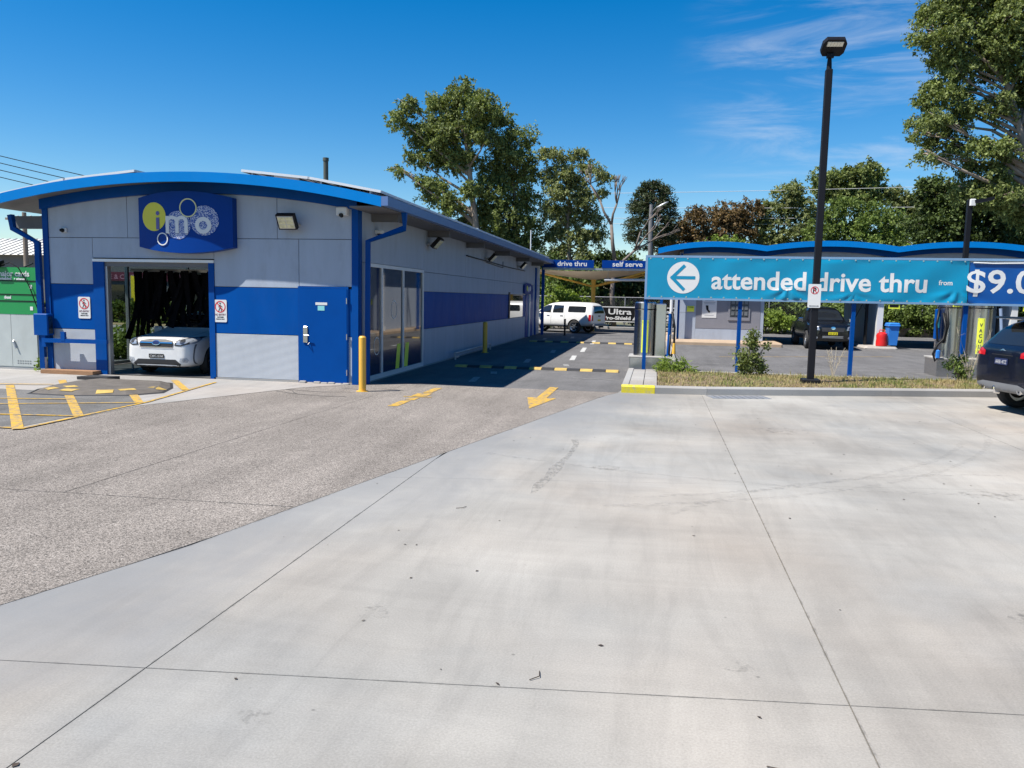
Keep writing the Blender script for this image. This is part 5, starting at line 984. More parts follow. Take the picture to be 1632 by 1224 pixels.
for v in ('L','Q'):
    patch(bv,[(1.05,1.17),(.15,1.15),(.15,1.58),(.45,1.58),(.7,1.48)],v,m_cglass,t,'side_window',.006); patch(bv,[(.02,1.15),(-.72,1.16),(-.68,1.58),(.02,1.6)],v,m_cglass,t,'side_window',.006); patch(bv,rr(-2.2,-1.02,1.2,1.55,.06),v,m_cglass,t,'canopy_window',.006)
    for x in (.1,-.8): patch(bv,rr(x-.006,x+.006,.5,1.62,.003),v,m_soff,t,'door_seam',.003,5)
    patch(bv,rr(-2.45,1.2,.36,.42,.02),v,m_plastic,t,'side_sill',.008,5)
    for x in (.3,-.62): patch(bv,rr(x-.1,x+.1,.96,1.0,.015),v,m_chrome,t,'door_handle',.02,2)
    patch(bv,rr(-2.56,-2.42,.72,1.08,.03),v,m_tail,t,'tail_light',.008)
for s in (1,-1): patch(bv,[(s*.70,.74),(s*.82,.74),(s*.82,1.06),(s*.70,1.06)],'R',m_tail,t,'tail_light',.008)
patch(bv,[(-.58,1.16),(.58,1.16),(.5,1.58),(-.5,1.58)],'R',m_cglass,t,'rear_window',.006); patch(bv,rr(-.14,.14,.98,1.04,.02),'R',m_plastic,t,'tailgate_handle',.01,2); plate(t,bv,bd,'R',.72,.82,.36,'BK 42 HD',m_ink,m_ply)
patch(bv,[(-.68,1.2),(.68,1.2),(.55,1.62),(-.55,1.62)],'F',m_cglass,t,'windscreen',.006); MB().bbox(-2.72,-2.55,-.75,.75,.44,.56,.04).build('rear_bumper', m_grey, t, True); MB().box(-2.9,-2.6,-.03,.03,.36,.44).build('tow_bar', m_black, t, True)
wheelset(t,ws,.37,.80,.24,6,m_rim); mirror_(t,.95,1.04,1.2,m_plastic); t.scale = (.95,.95,.95)
# ---- black utility facing the lane
t = thing('black_utility', 'black double cab utility vehicle parked facing out of the wash bay', 'utility', (7.12,36.75,0), -pi/2)
st = [(2.5,.42,.55,.6,.52,.8,.42,.92,.95),(2.46,.34,.76,.6,.7,.88,.55,1.0,1.03),(2.2,.32,.86,.62,.82,.95,.66,1.06,1.1),(1.6,.32,.9,.66,.86,1.02,.7,1.1,1.14),(1.15,.32,.9,.66,.86,1.06,.7,1.15,1.19),(.6,.32,.9,.66,.85,1.08,.64,1.58,1.65),(.1,.32,.9,.66,.85,1.08,.62,1.7,1.77),(-.85,.32,.9,.66,.85,1.08,.62,1.7,1.77),(-1.1,.32,.9,.66,.86,1.08,.64,1.55,1.6),(-1.2,.34,.9,.7,.87,1.05,.8,1.06,1.06),(-2.4,.4,.9,.72,.87,1.05,.8,1.06,1.06),(-2.5,.46,.88,.72,.85,1.0,.78,1.02,1.02)]
ws = [(1.55,.38),(-1.5,.38)]; bd, bv = carbody(st, m_bpaint, t, ws, .38, arch=1.18)
patch(bv,[(-.66,1.2),(.66,1.2),(.54,1.6),(-.54,1.6)],'F',m_cglass,t,'windscreen',.006); patch(bv,[(-.42,.74),(.42,.74),(.46,.92),(-.46,.92)],'F',m_plastic,t,'grille',.008); patch(bv,[(.09*cos(k*pi/8),.89+.06*sin(k*pi/8)) for k in range(16)],'F',m_chrome,t,'badge',.02,2)
for k in range(3): patch(bv,rr(-.42,.42,.77+k*.045,.782+k*.045,.004),'F',m_soff,t,'grille_bar',.014,3)
for s in (1,-1):
    P = [(s*.52,.80),(s*.56,.94),(s*.74,.98),(s*.80,.92),(s*.76,.82)]; h_ = patch(bv,P,'F',m_head,t,'headlight',.008); patch(bv,[(s*.65+.05*cos(k*pi/6),.88+.05*sin(k*pi/6)) for k in range(12)],'F',MATS['lamp_bowl'],h_,'lamp_bowl',.014,2)
    patch(bv,[(s*.64+.06*cos(k*pi/6),.5+.05*sin(k*pi/6)) for k in range(12)],'F',m_head,t,'fog_light',.01,2)
patch(bv,[(-.44,.45),(.44,.45),(.40,.60),(-.40,.60)],'F',m_plastic,t,'lower_grille',.006); patch(bv,rr(-.4,.4,.50,.512,.004),'F',m_alu,t,'grille_bar',.014,3); patch(bv,rr(-.4,.4,.55,.562,.004),'F',m_alu,t,'grille_bar',.014,3); plate(t,bv,bd,'F',.62,.73,.36,'CO 27 JE',m_ink,m_ply,.02)
for v in ('L','Q'):
    patch(bv,[(1.0,1.17),(.1,1.14),(.1,1.56),(.4,1.56),(.65,1.46)],v,m_cglass,t,'side_window',.006); patch(bv,[(-.02,1.14),(-.8,1.14),(-.76,1.55),(-.02,1.58)],v,m_cglass,t,'side_window',.006)
    for x in (.25,-.65): patch(bv,rr(x-.1,x+.1,.96,1.0,.015),v,m_chrome,t,'door_handle',.02,2)
wheelset(t,ws,.38,.79,.24,6); mirror_(t,.9,1.02,1.2,m_chrome)
# ---- dark blue crossover, rear quarter at the right edge
hd = RAD(11); L_ = 4.4; t = thing('dark_suv', 'dark navy crossover car with grey rear bumper driving along the kerb', 'car', (6.10+cos(hd)*L_/2,15.5+sin(hd)*L_/2,0), hd)
st = [(2.2,.34,.5,.5,.48,.75,.4,.85,.88),(2.12,.28,.78,.55,.72,.86,.56,.96,1.0),(1.8,.26,.9,.6,.86,.95,.68,1.04,1.08),(1.2,.26,.95,.65,.9,1.03,.7,1.1,1.15),(.8,.26,.95,.65,.9,1.06,.7,1.16,1.2),(.2,.26,.95,.65,.89,1.09,.64,1.55,1.62),(-.4,.26,.95,.68,.89,1.12,.62,1.62,1.70),(-1.2,.27,.95,.7,.9,1.16,.6,1.60,1.68),(-1.7,.3,.95,.74,.9,1.18,.58,1.55,1.62),(-1.9,.33,.94,.76,.88,1.17,.58,1.45,1.50),(-2.06,.36,.9,.76,.84,1.14,.6,1.24,1.27),(-2.17,.39,.82,.74,.76,1.06,.58,1.13,1.15),(-2.2,.46,.7,.74,.64,.98,.5,1.04,1.06)]
ws = [(1.35,.36),(-1.33,.36)]; bd, bv = carbody(st, m_npaint, t, ws, .36)
patch(bv,[(-.58,1.18),(.58,1.18),(.5,1.3),(.48,1.48),(-.48,1.48),(-.5,1.3)],'R',m_cglass,t,'rear_window',.005)
for s in (1,-1):
    patch(bv,[(s*.50,.98),(s*.86,.98),(s*.84,1.10),(s*.62,1.10),(s*.5,1.06)],'R',m_tail,t,'tail_light',.008); patch(bv,[(s*.62,.985),(s*.80,.985),(s*.79,1.035),(s*.64,1.035)],'R',mat('tail_bright',(.75,.06,.05),.2,coat=.5),t,'tail_lamp_cell',.013,2)
    MB().lathe([(.03,-.02),(.058,-.02),(.062,.0),(.062,.18),(.03,.18)],(-2.17,s*.52,.43),18,'x').build('exhaust_tip', m_chrome, t, True); MB().lathe([(0,0),(.05,0),(.05,.01),(0,.01)],(-2.14,s*.52,.43),14,'x').build('exhaust_bore', m_black, t, True)
patch(bv,[(-.76,.47),(-.5,.53),(.5,.53),(.76,.47),(.72,.41),(.5,.385),(-.5,.385),(-.72,.41)],'R',m_grey,t,'bumper_valance',.012,4); plate(t,bv,bd,'R',.84,.95,.37,'ARB 47Z',m_pink,m_plb,.014)
patch(bv,rr(-.3,.3,1.0,1.012,.004),'R',m_plastic,t,'tailgate_seam',.006,3); patch(bv,[(-.1,1.08),(0,1.11),(.1,1.075),(.02,1.085)],'R',m_chrome,t,'badge',.01,2)
MB().cbox((-1.86,0,1.63),(.36,1.1,.035),Matrix.Rotation(.08,3,'Y')).build('roof_spoiler', m_npaint, t, True); MB().tube([(-2.0,-.05,1.2),(-1.98,.1,1.26),(-1.96,.3,1.28)],.012,6).build('rear_wiper', m_plastic, t, True)
for v in ('L','Q'): patch(bv,[(.65,1.14),(-1.5,1.2),(-1.35,1.46),(-.4,1.54),(.1,1.5)],v,m_cglass,t,'side_window',.006); patch(bv,[(-2.1,1.0),(-1.8,1.0),(-1.82,1.09),(-2.05,1.08)],v,m_tail,t,'tail_light',.008)
MB().tube([(-2.2,.0,.36),(-2.28,.0,.37),(-2.3,0,.42)],.025,8).lathe([(0,.06),(.028,.04),(.03,.0),(0,-.01)],(-2.3,0,.42),10).build('tow_ball', m_chrome, t, True)
wheelset(t,ws,.36,.83,.24,5,m_rim); mirror_(t,.55,1.05,1.12,m_npaint); t.scale = (1,1,1.04)
# ================================================================== VEGETATION
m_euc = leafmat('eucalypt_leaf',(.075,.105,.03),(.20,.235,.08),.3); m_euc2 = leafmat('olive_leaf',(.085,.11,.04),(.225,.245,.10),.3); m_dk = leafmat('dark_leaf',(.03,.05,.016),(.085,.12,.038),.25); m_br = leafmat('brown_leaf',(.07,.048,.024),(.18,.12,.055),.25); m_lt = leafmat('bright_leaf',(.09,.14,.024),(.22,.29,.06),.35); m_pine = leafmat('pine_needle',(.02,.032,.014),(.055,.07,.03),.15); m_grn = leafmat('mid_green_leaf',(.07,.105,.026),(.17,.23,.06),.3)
def leaves(blobs, n, size, seed, droop=.5, aspect=.34, clump=9, tight=.21, spray=0):
    """leaf cards gathered in clumps inside ellipsoid blobs (cx,cy,cz,rx,ry,rz)"""
    r = np.random.default_rng(seed); vol = np.array([b[3]*b[4]*b[5] for b in blobs])**.72; cnt = np.maximum(1,(n*vol/vol.sum())).astype(int); C = []
    for b, k in zip(blobs, cnt):
        nc = max(9,int(k/95)); d = r.normal(size=(nc,3)); d /= np.linalg.norm(d,axis=1)[:,None]; rad = r.uniform(.35,1.0,nc)**.6
        cc = d*rad[:,None]*np.array(b[3:6])+np.array(b[:3]); sg = (b[3]*b[4]*b[5])**(1/3)*tight*r.uniform(.5,1.15,nc)*(nc/30)**-.22
        if spray:
            ns = max(4,k//spray); ci = r.integers(0,nc,ns); st_ = cc[ci]+r.normal(size=(ns,3))*sg[ci][:,None]*np.array([1.15,1.15,.8]); dr = r.normal(size=(ns,3))*np.array([1,1,.5])+np.array([0,0,-.75]); dr /= np.linalg.norm(dr,axis=1)[:,None]; ln = r.uniform(.3,.85,ns)
            si = r.integers(0,ns,k); C.append(st_[si]+dr[si]*(ln[si]*r.random(k))[:,None]+r.normal(size=(k,3))*.05)
        else:
            idx = r.integers(0,nc,k); off_ = r.normal(size=(k,3))*sg[idx][:,None]*np.array([1,1,.75]); C.append(cc[idx]+off_)
    c = np.concatenate(C); k = len(c); c[:,2] = np.maximum(c[:,2],.05)
    ax = r.normal(size=(k,3)); ax[:,2] -= droop*1.6; ax /= np.linalg.norm(ax,axis=1)[:,None]
    q = r.normal(size=(k,3)); sd_ = np.cross(ax,q); sd_ /= np.linalg.norm(sd_,axis=1)[:,None]; L = size*r.uniform(.6,1.4,k)[:,None]
    tip = c+ax*L; mid = c+ax*L*.45; w = sd_*L*aspect
    return np.stack([c,mid+w,tip,mid-w],1).reshape(-1,3)
def tree(name, label, base, blobs, n, size, seed, m, bark=m_bark, r0=.28, lean=(0,0), top=None, group=None, droop=.5, aspect=.34, tight=.21, limbs=True):
    t = thing(name, label, 'tree', base, 0, group); r = random.Random(seed); bx_, by_, _ = base
    cz = max(b[2] for b in blobs); tz = top or cz*.8; tx = (bx_+lean[0], by_+lean[1])
    P = [(bx_+(tx[0]-bx_)*(u**1.2)+r.uniform(-.1,.1)*(0 < u < 1)*tz*.06, by_+(tx[1]-by_)*u, tz*u) for u in np.linspace(0,1,9)]
    tr = MB().tube(P,[r0*(1-.75*u)+.02 for u in np.linspace(0,1,9)],9)
    if limbs:
        for b in blobs:
            zs_ = max(.25*tz,min(tz*.95,b[2]-abs(b[0]-tx[0])*.8-b[5]*.6)); u = zs_/tz; i = min(7,int(u*8)); s = Vector(P[i]).lerp(Vector(P[i+1]),u*8-i); e = Vector(b[:3])
            mid = s.lerp(e,.5)+Vector((r.uniform(-.3,.3),r.uniform(-.3,.3),.15*(e-s).length*r.uniform(-.3,1))); rr0 = r0*(1-.75*u)*.55+.02
            Q = [s, s.lerp(mid,.5)+Vector((0,0,.05)), mid, mid.lerp(e,.5), e]; tr.tube(Q,[rr0,rr0*.85,rr0*.65,rr0*.45,rr0*.25],6)
            for k in range(5):
                d = Vector((r.uniform(-1,1)*b[3],r.uniform(-1,1)*b[4],r.uniform(-.6,1)*b[5]))*.85; q0 = mid.lerp(e,r.uniform(.2,1)); tr.tube([q0,q0.lerp(e+d,.5)+Vector((r.uniform(-.15,.15),0,.1)),e+d],[rr0*.32,rr0*.22,.012],5)
    tr.build('trunk', bark, t, smooth=True)
    inv = np.array([bx_,by_,base[2]]); v = leaves(blobs,n,size,seed,droop,aspect*(.75 if droop > .3 else 1),tight=tight*(1.1 if droop > .3 else 1),spray=24 if droop > .3 else 0)-inv
    put('crown', npmesh('crown',v,4), m, t); return t
# big eucalypts beyond the drive
B1 = [(-13.8,56.0,16.0,1.14,1.25,0.97),(-15.6,56.9,15.2,1.26,1.38,1.07),(-12.2,55.3,14.8,1.21,1.33,1.03),(-11.3,56.9,14.6,0.8,0.88,0.68),(-17.7,55.6,15.2,0.71,0.78,0.6),(-18.4,55.8,14.3,0.62,0.69,0.53),(-17.2,56.7,13.5,1.08,1.19,0.92),(-15.3,55.8,13.4,1.32,1.46,1.13),(-13.5,56.1,13.8,1.23,1.36,1.05),(-11.9,55.1,12.9,0.78,0.85,0.66),(-16.1,56.5,12.0,0.99,1.09,0.84),(-14.5,56.1,11.6,0.98,1.07,0.83),(-17.2,55.7,11.7,0.53,0.59,0.45),(-13.3,56.6,11.7,0.8,0.88,0.68),(-18.6,55.6,10.8,0.36,0.39,0.3),(-15.8,55.9,9.4,0.98,1.08,0.83),(-14.3,55.3,8.4,0.88,0.97,0.75),(-16.6,55.8,10.1,0.54,0.59,0.45),(-18.1,55.4,10.6,0.27,0.29,0.23),(-13.3,55.5,9.4,0.62,0.68,0.52)]
B2 = [(-10.6,57.0,13.3,0.71,0.78,0.6),(-9.5,57.1,13.3,0.62,0.68,0.53),(-11.4,58.1,12.7,0.91,1.0,0.77),(-9.8,56.7,11.9,0.97,1.07,0.83),(-11.8,57.7,11.3,0.82,0.9,0.69),(-10.8,58.0,10.6,1.09,1.2,0.93),(-9.3,56.9,10.7,0.71,0.78,0.6),(-12.4,56.6,9.8,0.89,0.98,0.76),(-11.2,57.0,9.2,1.17,1.28,0.99),(-9.7,57.8,9.1,1.0,1.1,0.85),(-12.9,57.6,8.1,1.0,1.1,0.85),(-11.1,56.8,7.6,1.16,1.28,0.99),(-9.4,57.4,7.4,0.99,1.09,0.84),(-12.7,57.8,6.6,1.1,1.21,0.94),(-10.7,57.3,6.1,1.18,1.3,1.0),(-9.2,57.8,5.9,0.91,1.0,0.77),(-14.0,58.4,7.5,0.74,0.82,0.63)]
B3 = [(-7.8,56.2,11.8,0.61,0.67,0.52),(-6.9,56.5,11.7,0.44,0.48,0.37),(-5.7,57.6,12.1,0.58,0.63,0.49),(-5.0,57.2,11.2,0.62,0.68,0.52),(-6.6,56.2,10.7,0.7,0.76,0.59),(-7.8,56.9,10.7,0.62,0.68,0.53),(-5.9,57.0,10.0,0.7,0.77,0.6),(-4.2,56.3,10.6,0.43,0.48,0.37),(-3.7,57.5,10.5,0.35,0.39,0.3),(-7.0,56.2,9.3,0.79,0.86,0.67),(-5.3,56.8,9.0,0.79,0.87,0.67),(-4.2,57.0,9.2,0.44,0.48,0.37),(-7.7,56.9,8.1,0.71,0.78,0.6),(-6.4,57.2,7.9,0.8,0.88,0.68),(-4.8,57.5,7.9,0.71,0.78,0.6),(-7.4,57.9,6.6,0.81,0.9,0.69),(-5.6,56.6,6.3,0.79,0.87,0.67),(-4.4,57.3,6.4,0.62,0.68,0.53),(-6.8,57.4,5.2,0.81,0.89,0.69),(-5.2,56.6,5.0,0.7,0.78,0.6)]
BR = [(13.6,46.1,16.9,0.91,1.0,0.77),(14.4,45.0,16.7,0.88,0.97,0.75),(16.0,46.1,16.8,1.03,1.13,0.87),(16.4,44.0,16.2,0.97,1.07,0.83),(13.1,45.3,15.7,0.64,0.7,0.54),(14.0,44.7,15.2,0.82,0.9,0.69),(15.6,45.7,15.5,0.96,1.05,0.81),(16.4,44.2,15.0,0.92,1.01,0.78),(14.0,45.9,14.5,0.65,0.71,0.55),(14.8,45.1,14.3,0.76,0.84,0.65),(16.4,46.0,14.3,0.84,0.92,0.71),(17.2,44.9,14.0,0.87,0.96,0.74),(14.4,44.8,13.5,0.51,0.56,0.43),(13.7,45.7,13.1,0.58,0.64,0.5),(13.6,46.2,12.4,0.53,0.58,0.45),(14.0,44.7,12.5,0.63,0.7,0.54),(15.4,46.1,13.0,0.52,0.57,0.44),(13.3,46.0,11.4,0.53,0.58,0.45),(13.4,44.2,11.2,0.53,0.59,0.45),(14.6,45.3,11.1,0.58,0.64,0.49),(13.0,45.5,10.7,0.33,0.36,0.28),(14.0,46.1,10.4,0.49,0.54,0.42),(14.7,45.4,10.0,0.52,0.57,0.44),(13.0,44.1,9.5,0.32,0.35,0.27),(14.1,45.0,9.4,0.35,0.39,0.3),(15.3,45.0,11.8,0.63,0.7,0.54),(16.5,45.0,12.2,0.76,0.83,0.64),(17.9,46.1,12.7,0.9,0.99,0.77),(15.7,44.6,10.0,0.63,0.69,0.54),(16.7,44.3,9.8,0.56,0.62,0.48),(16.5,45.1,8.8,0.64,0.7,0.54),(15.4,45.3,9.1,0.52,0.57,0.44),(18.1,46.1,9.0,0.71,0.78,0.61),(16.0,45.2,7.9,0.77,0.85,0.66),(16.9,44.4,7.5,0.82,0.9,0.69),(18.5,46.0,7.0,0.84,0.93,0.72),(15.1,45.0,7.9,0.45,0.49,0.38),(16.5,45.4,17.9,1.1,1.21,0.93),(14.6,44.9,17.8,1.0,1.1,0.85),(17.9,44.3,15.6,1.22,1.34,1.04),(18.7,45.5,13.5,1.26,1.38,1.07),(18.9,45.6,11.1,1.15,1.26,0.97)]
tree('eucalyptus_tree','tallest spreading eucalyptus rising behind the far end of the car wash roof',(-12.0,56,0),B1,54000,.19,1,m_euc,m_bark2,.34,(-1.9,0),14.2,'eucalyptus trees behind the site')
tree('eucalyptus_tree','middle eucalyptus with dark dense head between the tallest one and the bare tree',(-10.0,57.5,0),B2,48000,.18,2,m_euc,m_bark,.26,(-.4,0),11,'eucalyptus trees behind the site')
tree('eucalyptus_tree','paler loose eucalyptus beside the bare tree',(-6.1,57,0),B3,34000,.17,3,m_euc2,m_bark,.22,(-.3,0),10,'eucalyptus trees behind the site')
# bare tree
t = thing('bare_tree','leafless grey tree with forked branches in front of the domed pine','tree',(-2.8,55,0)); rb = random.Random(4); tr = MB()
def fork(p, d, L, r, n):
    q = p+d*L; m_ = p.lerp(q,.5)+Vector((rb.uniform(-.12,.12),rb.uniform(-.1,.1),0))*L*.5; tr.tube([p,m_,q],[r,r*.85,r*.7],6)
    if n:
        for k in range(rb.choice((2,2,3))): dd = (d+Vector((rb.uniform(-.45,.8),rb.uniform(-.5,.5),rb.uniform(-.1,.55)))).normalized(); fork(q,dd,L*rb.uniform(.55,.8),r*.62,n-1)
fork(Vector((-2.8,55,0)),Vector((-.02,0,1)),4.6,.2,0); fork(Vector((-2.9,55,4.5)),Vector((-.12,0,1)).normalized(),2.4,.15,4); fork(Vector((-2.85,55,3.9)),Vector((.75,0,.75)).normalized(),1.8,.12,4); tr.build('trunk', mat('dead_wood',(.16,.13,.11),.9,var=.3), t, smooth=True)
# domed pine
t = thing('bunya_pine','dark dome-shaped pine behind the street light pole','tree',(-.6,70,0)); MB().tube([(-.6,70,0),(-.6,70,11.8)],[.35,.08],8).build('trunk', m_bark, t)
rp = np.random.default_rng(9); cc = []; br_ = MB()
for k in range(150):
    z = 6.2+5.7*rp.random()**.8; R_ = 2.25*math.sqrt(max(0.02,1-((z-7.6)/4.6)**2)) if z > 7.6 else 2.25*(.75+.25*(z-6.2)/1.4); a_ = rp.uniform(0,2*pi)
    e = np.array([-.6+R_*cos(a_),70+R_*sin(a_),z-.25]); s_ = np.array([-.6,70,z-.1]); br_.tube([s_,(s_+e)/2+[0,0,.15],e],.03,4); u = rp.uniform(.5,1.05,(95,1)); cc.append(s_+(e-s_)*u+rp.normal(size=(95,3))*np.array([.17,.17,.13]))
c = np.concatenate(cc); k = len(c); ax = rp.normal(size=(k,3)); ax /= np.linalg.norm(ax,axis=1)[:,None]; sd_ = np.cross(ax,rp.normal(size=(k,3))); sd_ /= np.linalg.norm(sd_,axis=1)[:,None]
v = np.stack([c,c+ax*.12+sd_*.045,c+ax*.27,c+ax*.12-sd_*.045],1).reshape(-1,3)-np.array([-.6,70,0]); br_.build('limbs', m_bark, t); put('crown', npmesh('crown',v,4), m_pine, t)
# row of mixed trees behind the self serve bays
mid = [('brown_tree','rusty brown tree just right of the domed pine',(3.0,74,0),[(2.7,74,8.9,1.5,1.3,1.2),(1.8,74,7.2,1.6,1.3,1.3),(3.6,74,7.0,1.7,1.4,1.3),(3.3,74,10.0,.6,.6,.5)],m_br,13000,.22),
 ('brown_tree','rusty brown tree with ragged twin tops above the bays',(6.6,75,0),[(6.0,75,9.7,1.4,1.3,1.0),(7.6,75,9.9,1.1,1.1,.9),(6.4,75,8.2,2.0,1.5,1.2),(8.4,75,10.6,.5,.5,.4)],m_br,14000,.22),
 ('olive_tree','bright low tree between the brown trees and the bay roof',(5.4,66,0),[(5.2,66,5.9,2.4,1.5,1.1),(3.6,66,5.0,1.6,1.3,1.0),(7.0,66,5.3,1.6,1.3,1.0)],m_lt,14000,.2),
 ('olive_tree','grey green tree with loose crown left of the tall black pole',(10.6,76,0),[(11.4,76,11.6,1.5,1.3,1.1),(10.0,76,9.9,1.6,1.3,1.1),(12.3,76,10.2,1.7,1.4,1.3),(9.6,76,8.0,1.9,1.4,1.4),(12.0,76,8.0,2.0,1.5,1.4)],m_euc2,22000,.24),
 ('olive_tree','dark twin-crowned tree right of the tall black pole',(16.6,78,0),[(15.0,78,13.0,1.5,1.4,1.2),(18.0,78,13.6,1.7,1.5,1.1),(16.4,78,11.8,1.9,1.5,1.2),(18.8,78,12.0,1.2,1.2,1.0)],m_euc,22000,.25),
 ('olive_tree','broad full green tree below the dark twin-crowned tree',(15.6,70,0),[(15.2,70,8.9,2.4,1.8,1.5),(17.4,70,8.6,2.0,1.7,1.6),(13.4,70,7.4,1.9,1.6,1.5),(16.4,70,6.8,3.0,1.8,1.6),(18.8,70,7.0,1.7,1.5,1.4)],m_grn,34000,.2),
 ('olive_tree','small ragged tree beyond the broad green tree',(21.6,78,0),[(21.0,78,11.5,1.3,1.2,1.0),(22.6,78,11.0,1.3,1.2,1.0),(23.6,78,12.0,.9,.9,.8),(21.8,78,9.4,1.9,1.5,1.4)],m_euc2,16000,.24),
 ('olive_tree','bright yellow green tree low at the right above the bay roof',(21.6,66,0),[(20.4,66,5.9,2.0,1.5,1.2),(22.6,66,6.0,2.0,1.5,1.2),(24.8,66,6.2,1.8,1.5,1.2)],m_lt,20000,.19)]
for i, (nm, lb, bs, bl, m, n, sz) in enumerate(mid): tree(nm,lb,bs,bl,n,sz,30+i,m,m_bark,.2,(0,0),None,'mixed trees behind the wash bays',.4)
# tall right-hand eucalypts
tree('eucalyptus_tree','huge eucalyptus with pale leaning trunk towering at the right edge',(20.6,45,0),BR,105000,.165,61,m_euc,m_bark2,.3,(-4.6,0),15.5,'eucalyptus trees behind the site')
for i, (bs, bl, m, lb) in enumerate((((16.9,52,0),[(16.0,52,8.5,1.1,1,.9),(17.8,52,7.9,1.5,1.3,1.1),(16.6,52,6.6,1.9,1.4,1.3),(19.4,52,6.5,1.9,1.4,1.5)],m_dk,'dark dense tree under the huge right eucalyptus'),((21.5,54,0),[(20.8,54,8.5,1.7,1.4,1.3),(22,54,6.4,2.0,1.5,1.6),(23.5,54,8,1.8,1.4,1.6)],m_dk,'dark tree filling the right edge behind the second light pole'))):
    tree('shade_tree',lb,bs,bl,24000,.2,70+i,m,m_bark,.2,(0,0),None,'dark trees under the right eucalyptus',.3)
# understorey behind the fence
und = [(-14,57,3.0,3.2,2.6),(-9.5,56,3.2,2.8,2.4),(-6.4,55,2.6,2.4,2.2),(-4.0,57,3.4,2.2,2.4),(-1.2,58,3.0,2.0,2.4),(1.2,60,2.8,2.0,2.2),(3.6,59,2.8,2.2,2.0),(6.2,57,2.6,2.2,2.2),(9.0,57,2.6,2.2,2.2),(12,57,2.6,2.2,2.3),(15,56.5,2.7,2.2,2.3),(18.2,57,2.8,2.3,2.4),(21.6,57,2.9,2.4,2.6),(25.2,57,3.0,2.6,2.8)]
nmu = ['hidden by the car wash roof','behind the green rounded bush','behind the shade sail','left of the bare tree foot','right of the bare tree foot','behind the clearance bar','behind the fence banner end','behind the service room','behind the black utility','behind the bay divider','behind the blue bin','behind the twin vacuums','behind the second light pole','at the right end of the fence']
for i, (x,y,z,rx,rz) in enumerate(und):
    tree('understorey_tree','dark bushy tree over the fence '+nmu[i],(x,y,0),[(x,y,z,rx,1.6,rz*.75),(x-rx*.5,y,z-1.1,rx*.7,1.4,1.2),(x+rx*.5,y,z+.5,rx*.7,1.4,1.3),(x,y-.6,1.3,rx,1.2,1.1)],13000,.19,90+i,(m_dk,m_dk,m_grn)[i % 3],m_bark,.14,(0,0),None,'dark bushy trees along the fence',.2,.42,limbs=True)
def bush(name, label, base, blobs, n, size, seed, m, group=None, stems=6, aspect=.4, droop=.0, tight=.3):
    t = thing(name,label,'bush',base,0,group); r = random.Random(seed); sb = MB()
    for k in range(stems): b = blobs[k % len(blobs)]; sb.tube([base,(base[0]+(b[0]-base[0])*.4+r.uniform(-.05,.05),base[1]+(b[1]-base[1])*.4,base[2]+(b[2]-base[2])*.6),(b[0]+r.uniform(-.5,.5)*b[3],b[1]+r.uniform(-.5,.5)*b[4],b[2]+b[5]*.4)],[.012+size*.06,.008+size*.04,.004],5)
    sb.build('stem', m_bark, t); put('foliage', npmesh('foliage', leaves(blobs,n,size,seed,droop,aspect,tight=tight)-np.array(base),4), m, t)
bush('round_bush','rounded bright green bush behind the white utility roof',(-5.6,50,0),[(-5.8,50,1.4,1.2,.9,1.0),(-4.9,50,1.1,.9,.8,.8),(-6.7,50,1.0,.8,.8,.8)],7000,.16,200,m_lt)
bush('round_bush','low bright bush between the service room and the black utility',(6.6,50.5,0),[(6.6,50.5,.8,1.1,.8,.6),(7.6,50.5,.6,.8,.7,.5),(5.6,50.5,.9,.9,.7,.6)],6000,.14,201,m_lt)
hx = thing('hedge','clipped dark hedge behind the wash bays','hedge',(17,50.8,0)); hb = [(10.5+k*1.5,50.9+.1*(k%2),.95+.1*((k*3)%2),1.1,.7,.95) for k in range(14)]; MB().box(10,31,50.85,51.0,0,.5).build('stem', m_bark, hx); put('foliage', npmesh('foliage', leaves(hb,44000,.14,202,.1,.42)-np.array([17,50.8,0]),4), m_grn, hx)
bush('island_shrub','leafy shrub growing on the grass island below the banner',(2.25,19.55,.18),[(2.22,19.55,.55,.26,.25,.3),(2.06,19.5,.42,.2,.2,.2),(2.42,19.55,.40,.2,.2,.2),(2.2,19.55,.9,.2,.18,.22),(2.28,19.55,1.12,.13,.12,.16),(2.62,19.6,.85,.07,.07,.14)],2600,.065,210,m_euc,None,14,.3)
bush('weed_clump','arching weed clump at the foot of the first vacuum plinth',(.42,19.75,.16),[(.4,19.75,.32,.3,.25,.14),(.72,19.7,.24,.22,.2,.1),(.15,19.8,.28,.15,.15,.1)],900,.15,211,m_lt,None,12,.09,.1)
bush('weed_clump','green weed at the foot of the blue post by the twin vacuums',(7.0,20.0,.16),[(7.0,20,.36,.24,.2,.16),(6.85,20,.55,.14,.12,.14),(7.05,20,.7,.1,.1,.1)],1000,.08,212,m_grn,None,12,.2)
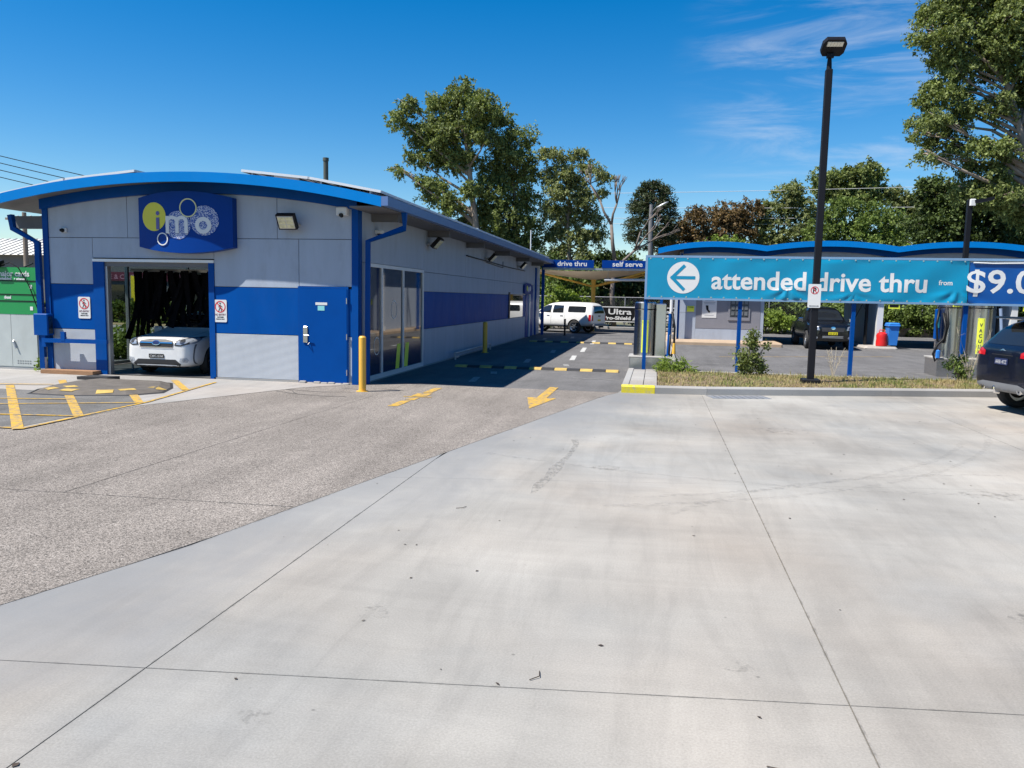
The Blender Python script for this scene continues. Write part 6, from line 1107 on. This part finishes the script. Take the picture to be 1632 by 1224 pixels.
def dry(label, x, y, h, seed, n=9):
    r = random.Random(seed); mb = MB()
    for k in range(n):
        a = r.uniform(0,2*pi); l = r.uniform(.5,1)*h; tx, ty = x+cos(a)*l*.35, y+sin(a)*l*.2; mb.tube([(x,y,.15),(x+(tx-x)*.4,y,.15+l*.5),(tx,ty,.15+l)],[.006,.005,.003],4)
        for q in range(4): u = r.uniform(.4,.95); s = Vector((x+(tx-x)*u,y+(ty-y)*u,.15+l*u)); mb.tube([s,s+Vector((r.uniform(-.12,.12),r.uniform(-.08,.08),r.uniform(.02,.14)))],[.004,.002],4)
    tag(mb.build('dry_weed', mat('dry_stalk',(.42,.36,.26),.8)),label,'weed')
dry('dry twiggy weed beside the third blue banner post',4.15,19.7,.75,5); dry('tall dry weed leaning in front of the twin vacuums',7.15,19.85,1.3,6,12)
# greenery seen through the glazed wash wall
hx = thing('hedge','low green hedge in front of the brake shop','hedge',(-30,41.5,0)); MB().box(-37,-22,41.45,41.6,0,.6).build('stem', m_bark, hx); put('foliage', npmesh('foliage', leaves([(-36.5+k*1.1,41.5,.7,.9,.6,.7) for k in range(14)],16000,.16,220,.1,.42)-np.array([-30,41.5,0]),4), m_grn, hx)
for i, (x,y) in enumerate(((-14.6,19.6),(-15.2,21.4),(-14.9,23.6))): bush('garden_shrub','low leafy shrub outside the glazed wash wall',(x,y,0),[(x,y,.45,.5,.6,.4),(x,y+.5,.35,.4,.4,.3)],1500,.11,230+i,m_grn,'shrubs outside the glass wall')
MB().sheet([(-60,38.5),(-14,38.5),(-14,41),(-60,41)], .01).build('dry_verge', mat('dry_verge',(.30,.23,.12),.95,var=.3,sc=2), None, kind='structure')
bush('garden_shrub','small green weed growing beside the cabinet',(-13.72,15.95,0),[(-13.72,15.9,.2,.1,.08,.15)],220,.07,240,m_grn)

# unseen trees, read from window reflections, added to block skylight on the side wall
for i, (x,y,lb) in enumerate(((26,14,'wide dark unseen tree beyond the self serve lot beside the forecourt'),(30,24,'tall dark unseen tree beyond the self serve lot opposite the glazed window'),(31,36,'dark unseen tree beyond the self serve lot near the hedge end'))):
    tree('shade_tree',lb,(x,y,0),[(x,y,7,4,4,3),(x-2,y+3,4.5,3.4,3,3),(x+1,y-3,5,3.5,3.2,3.2),(x,y+1,11,3.2,3.2,2.6),(x-1,y,2.5,4,4,2)],9000,.5,300+i,m_dk,m_bark,.3,(0,0),None,'dark unseen trees beyond the self serve lot',.2,.45)
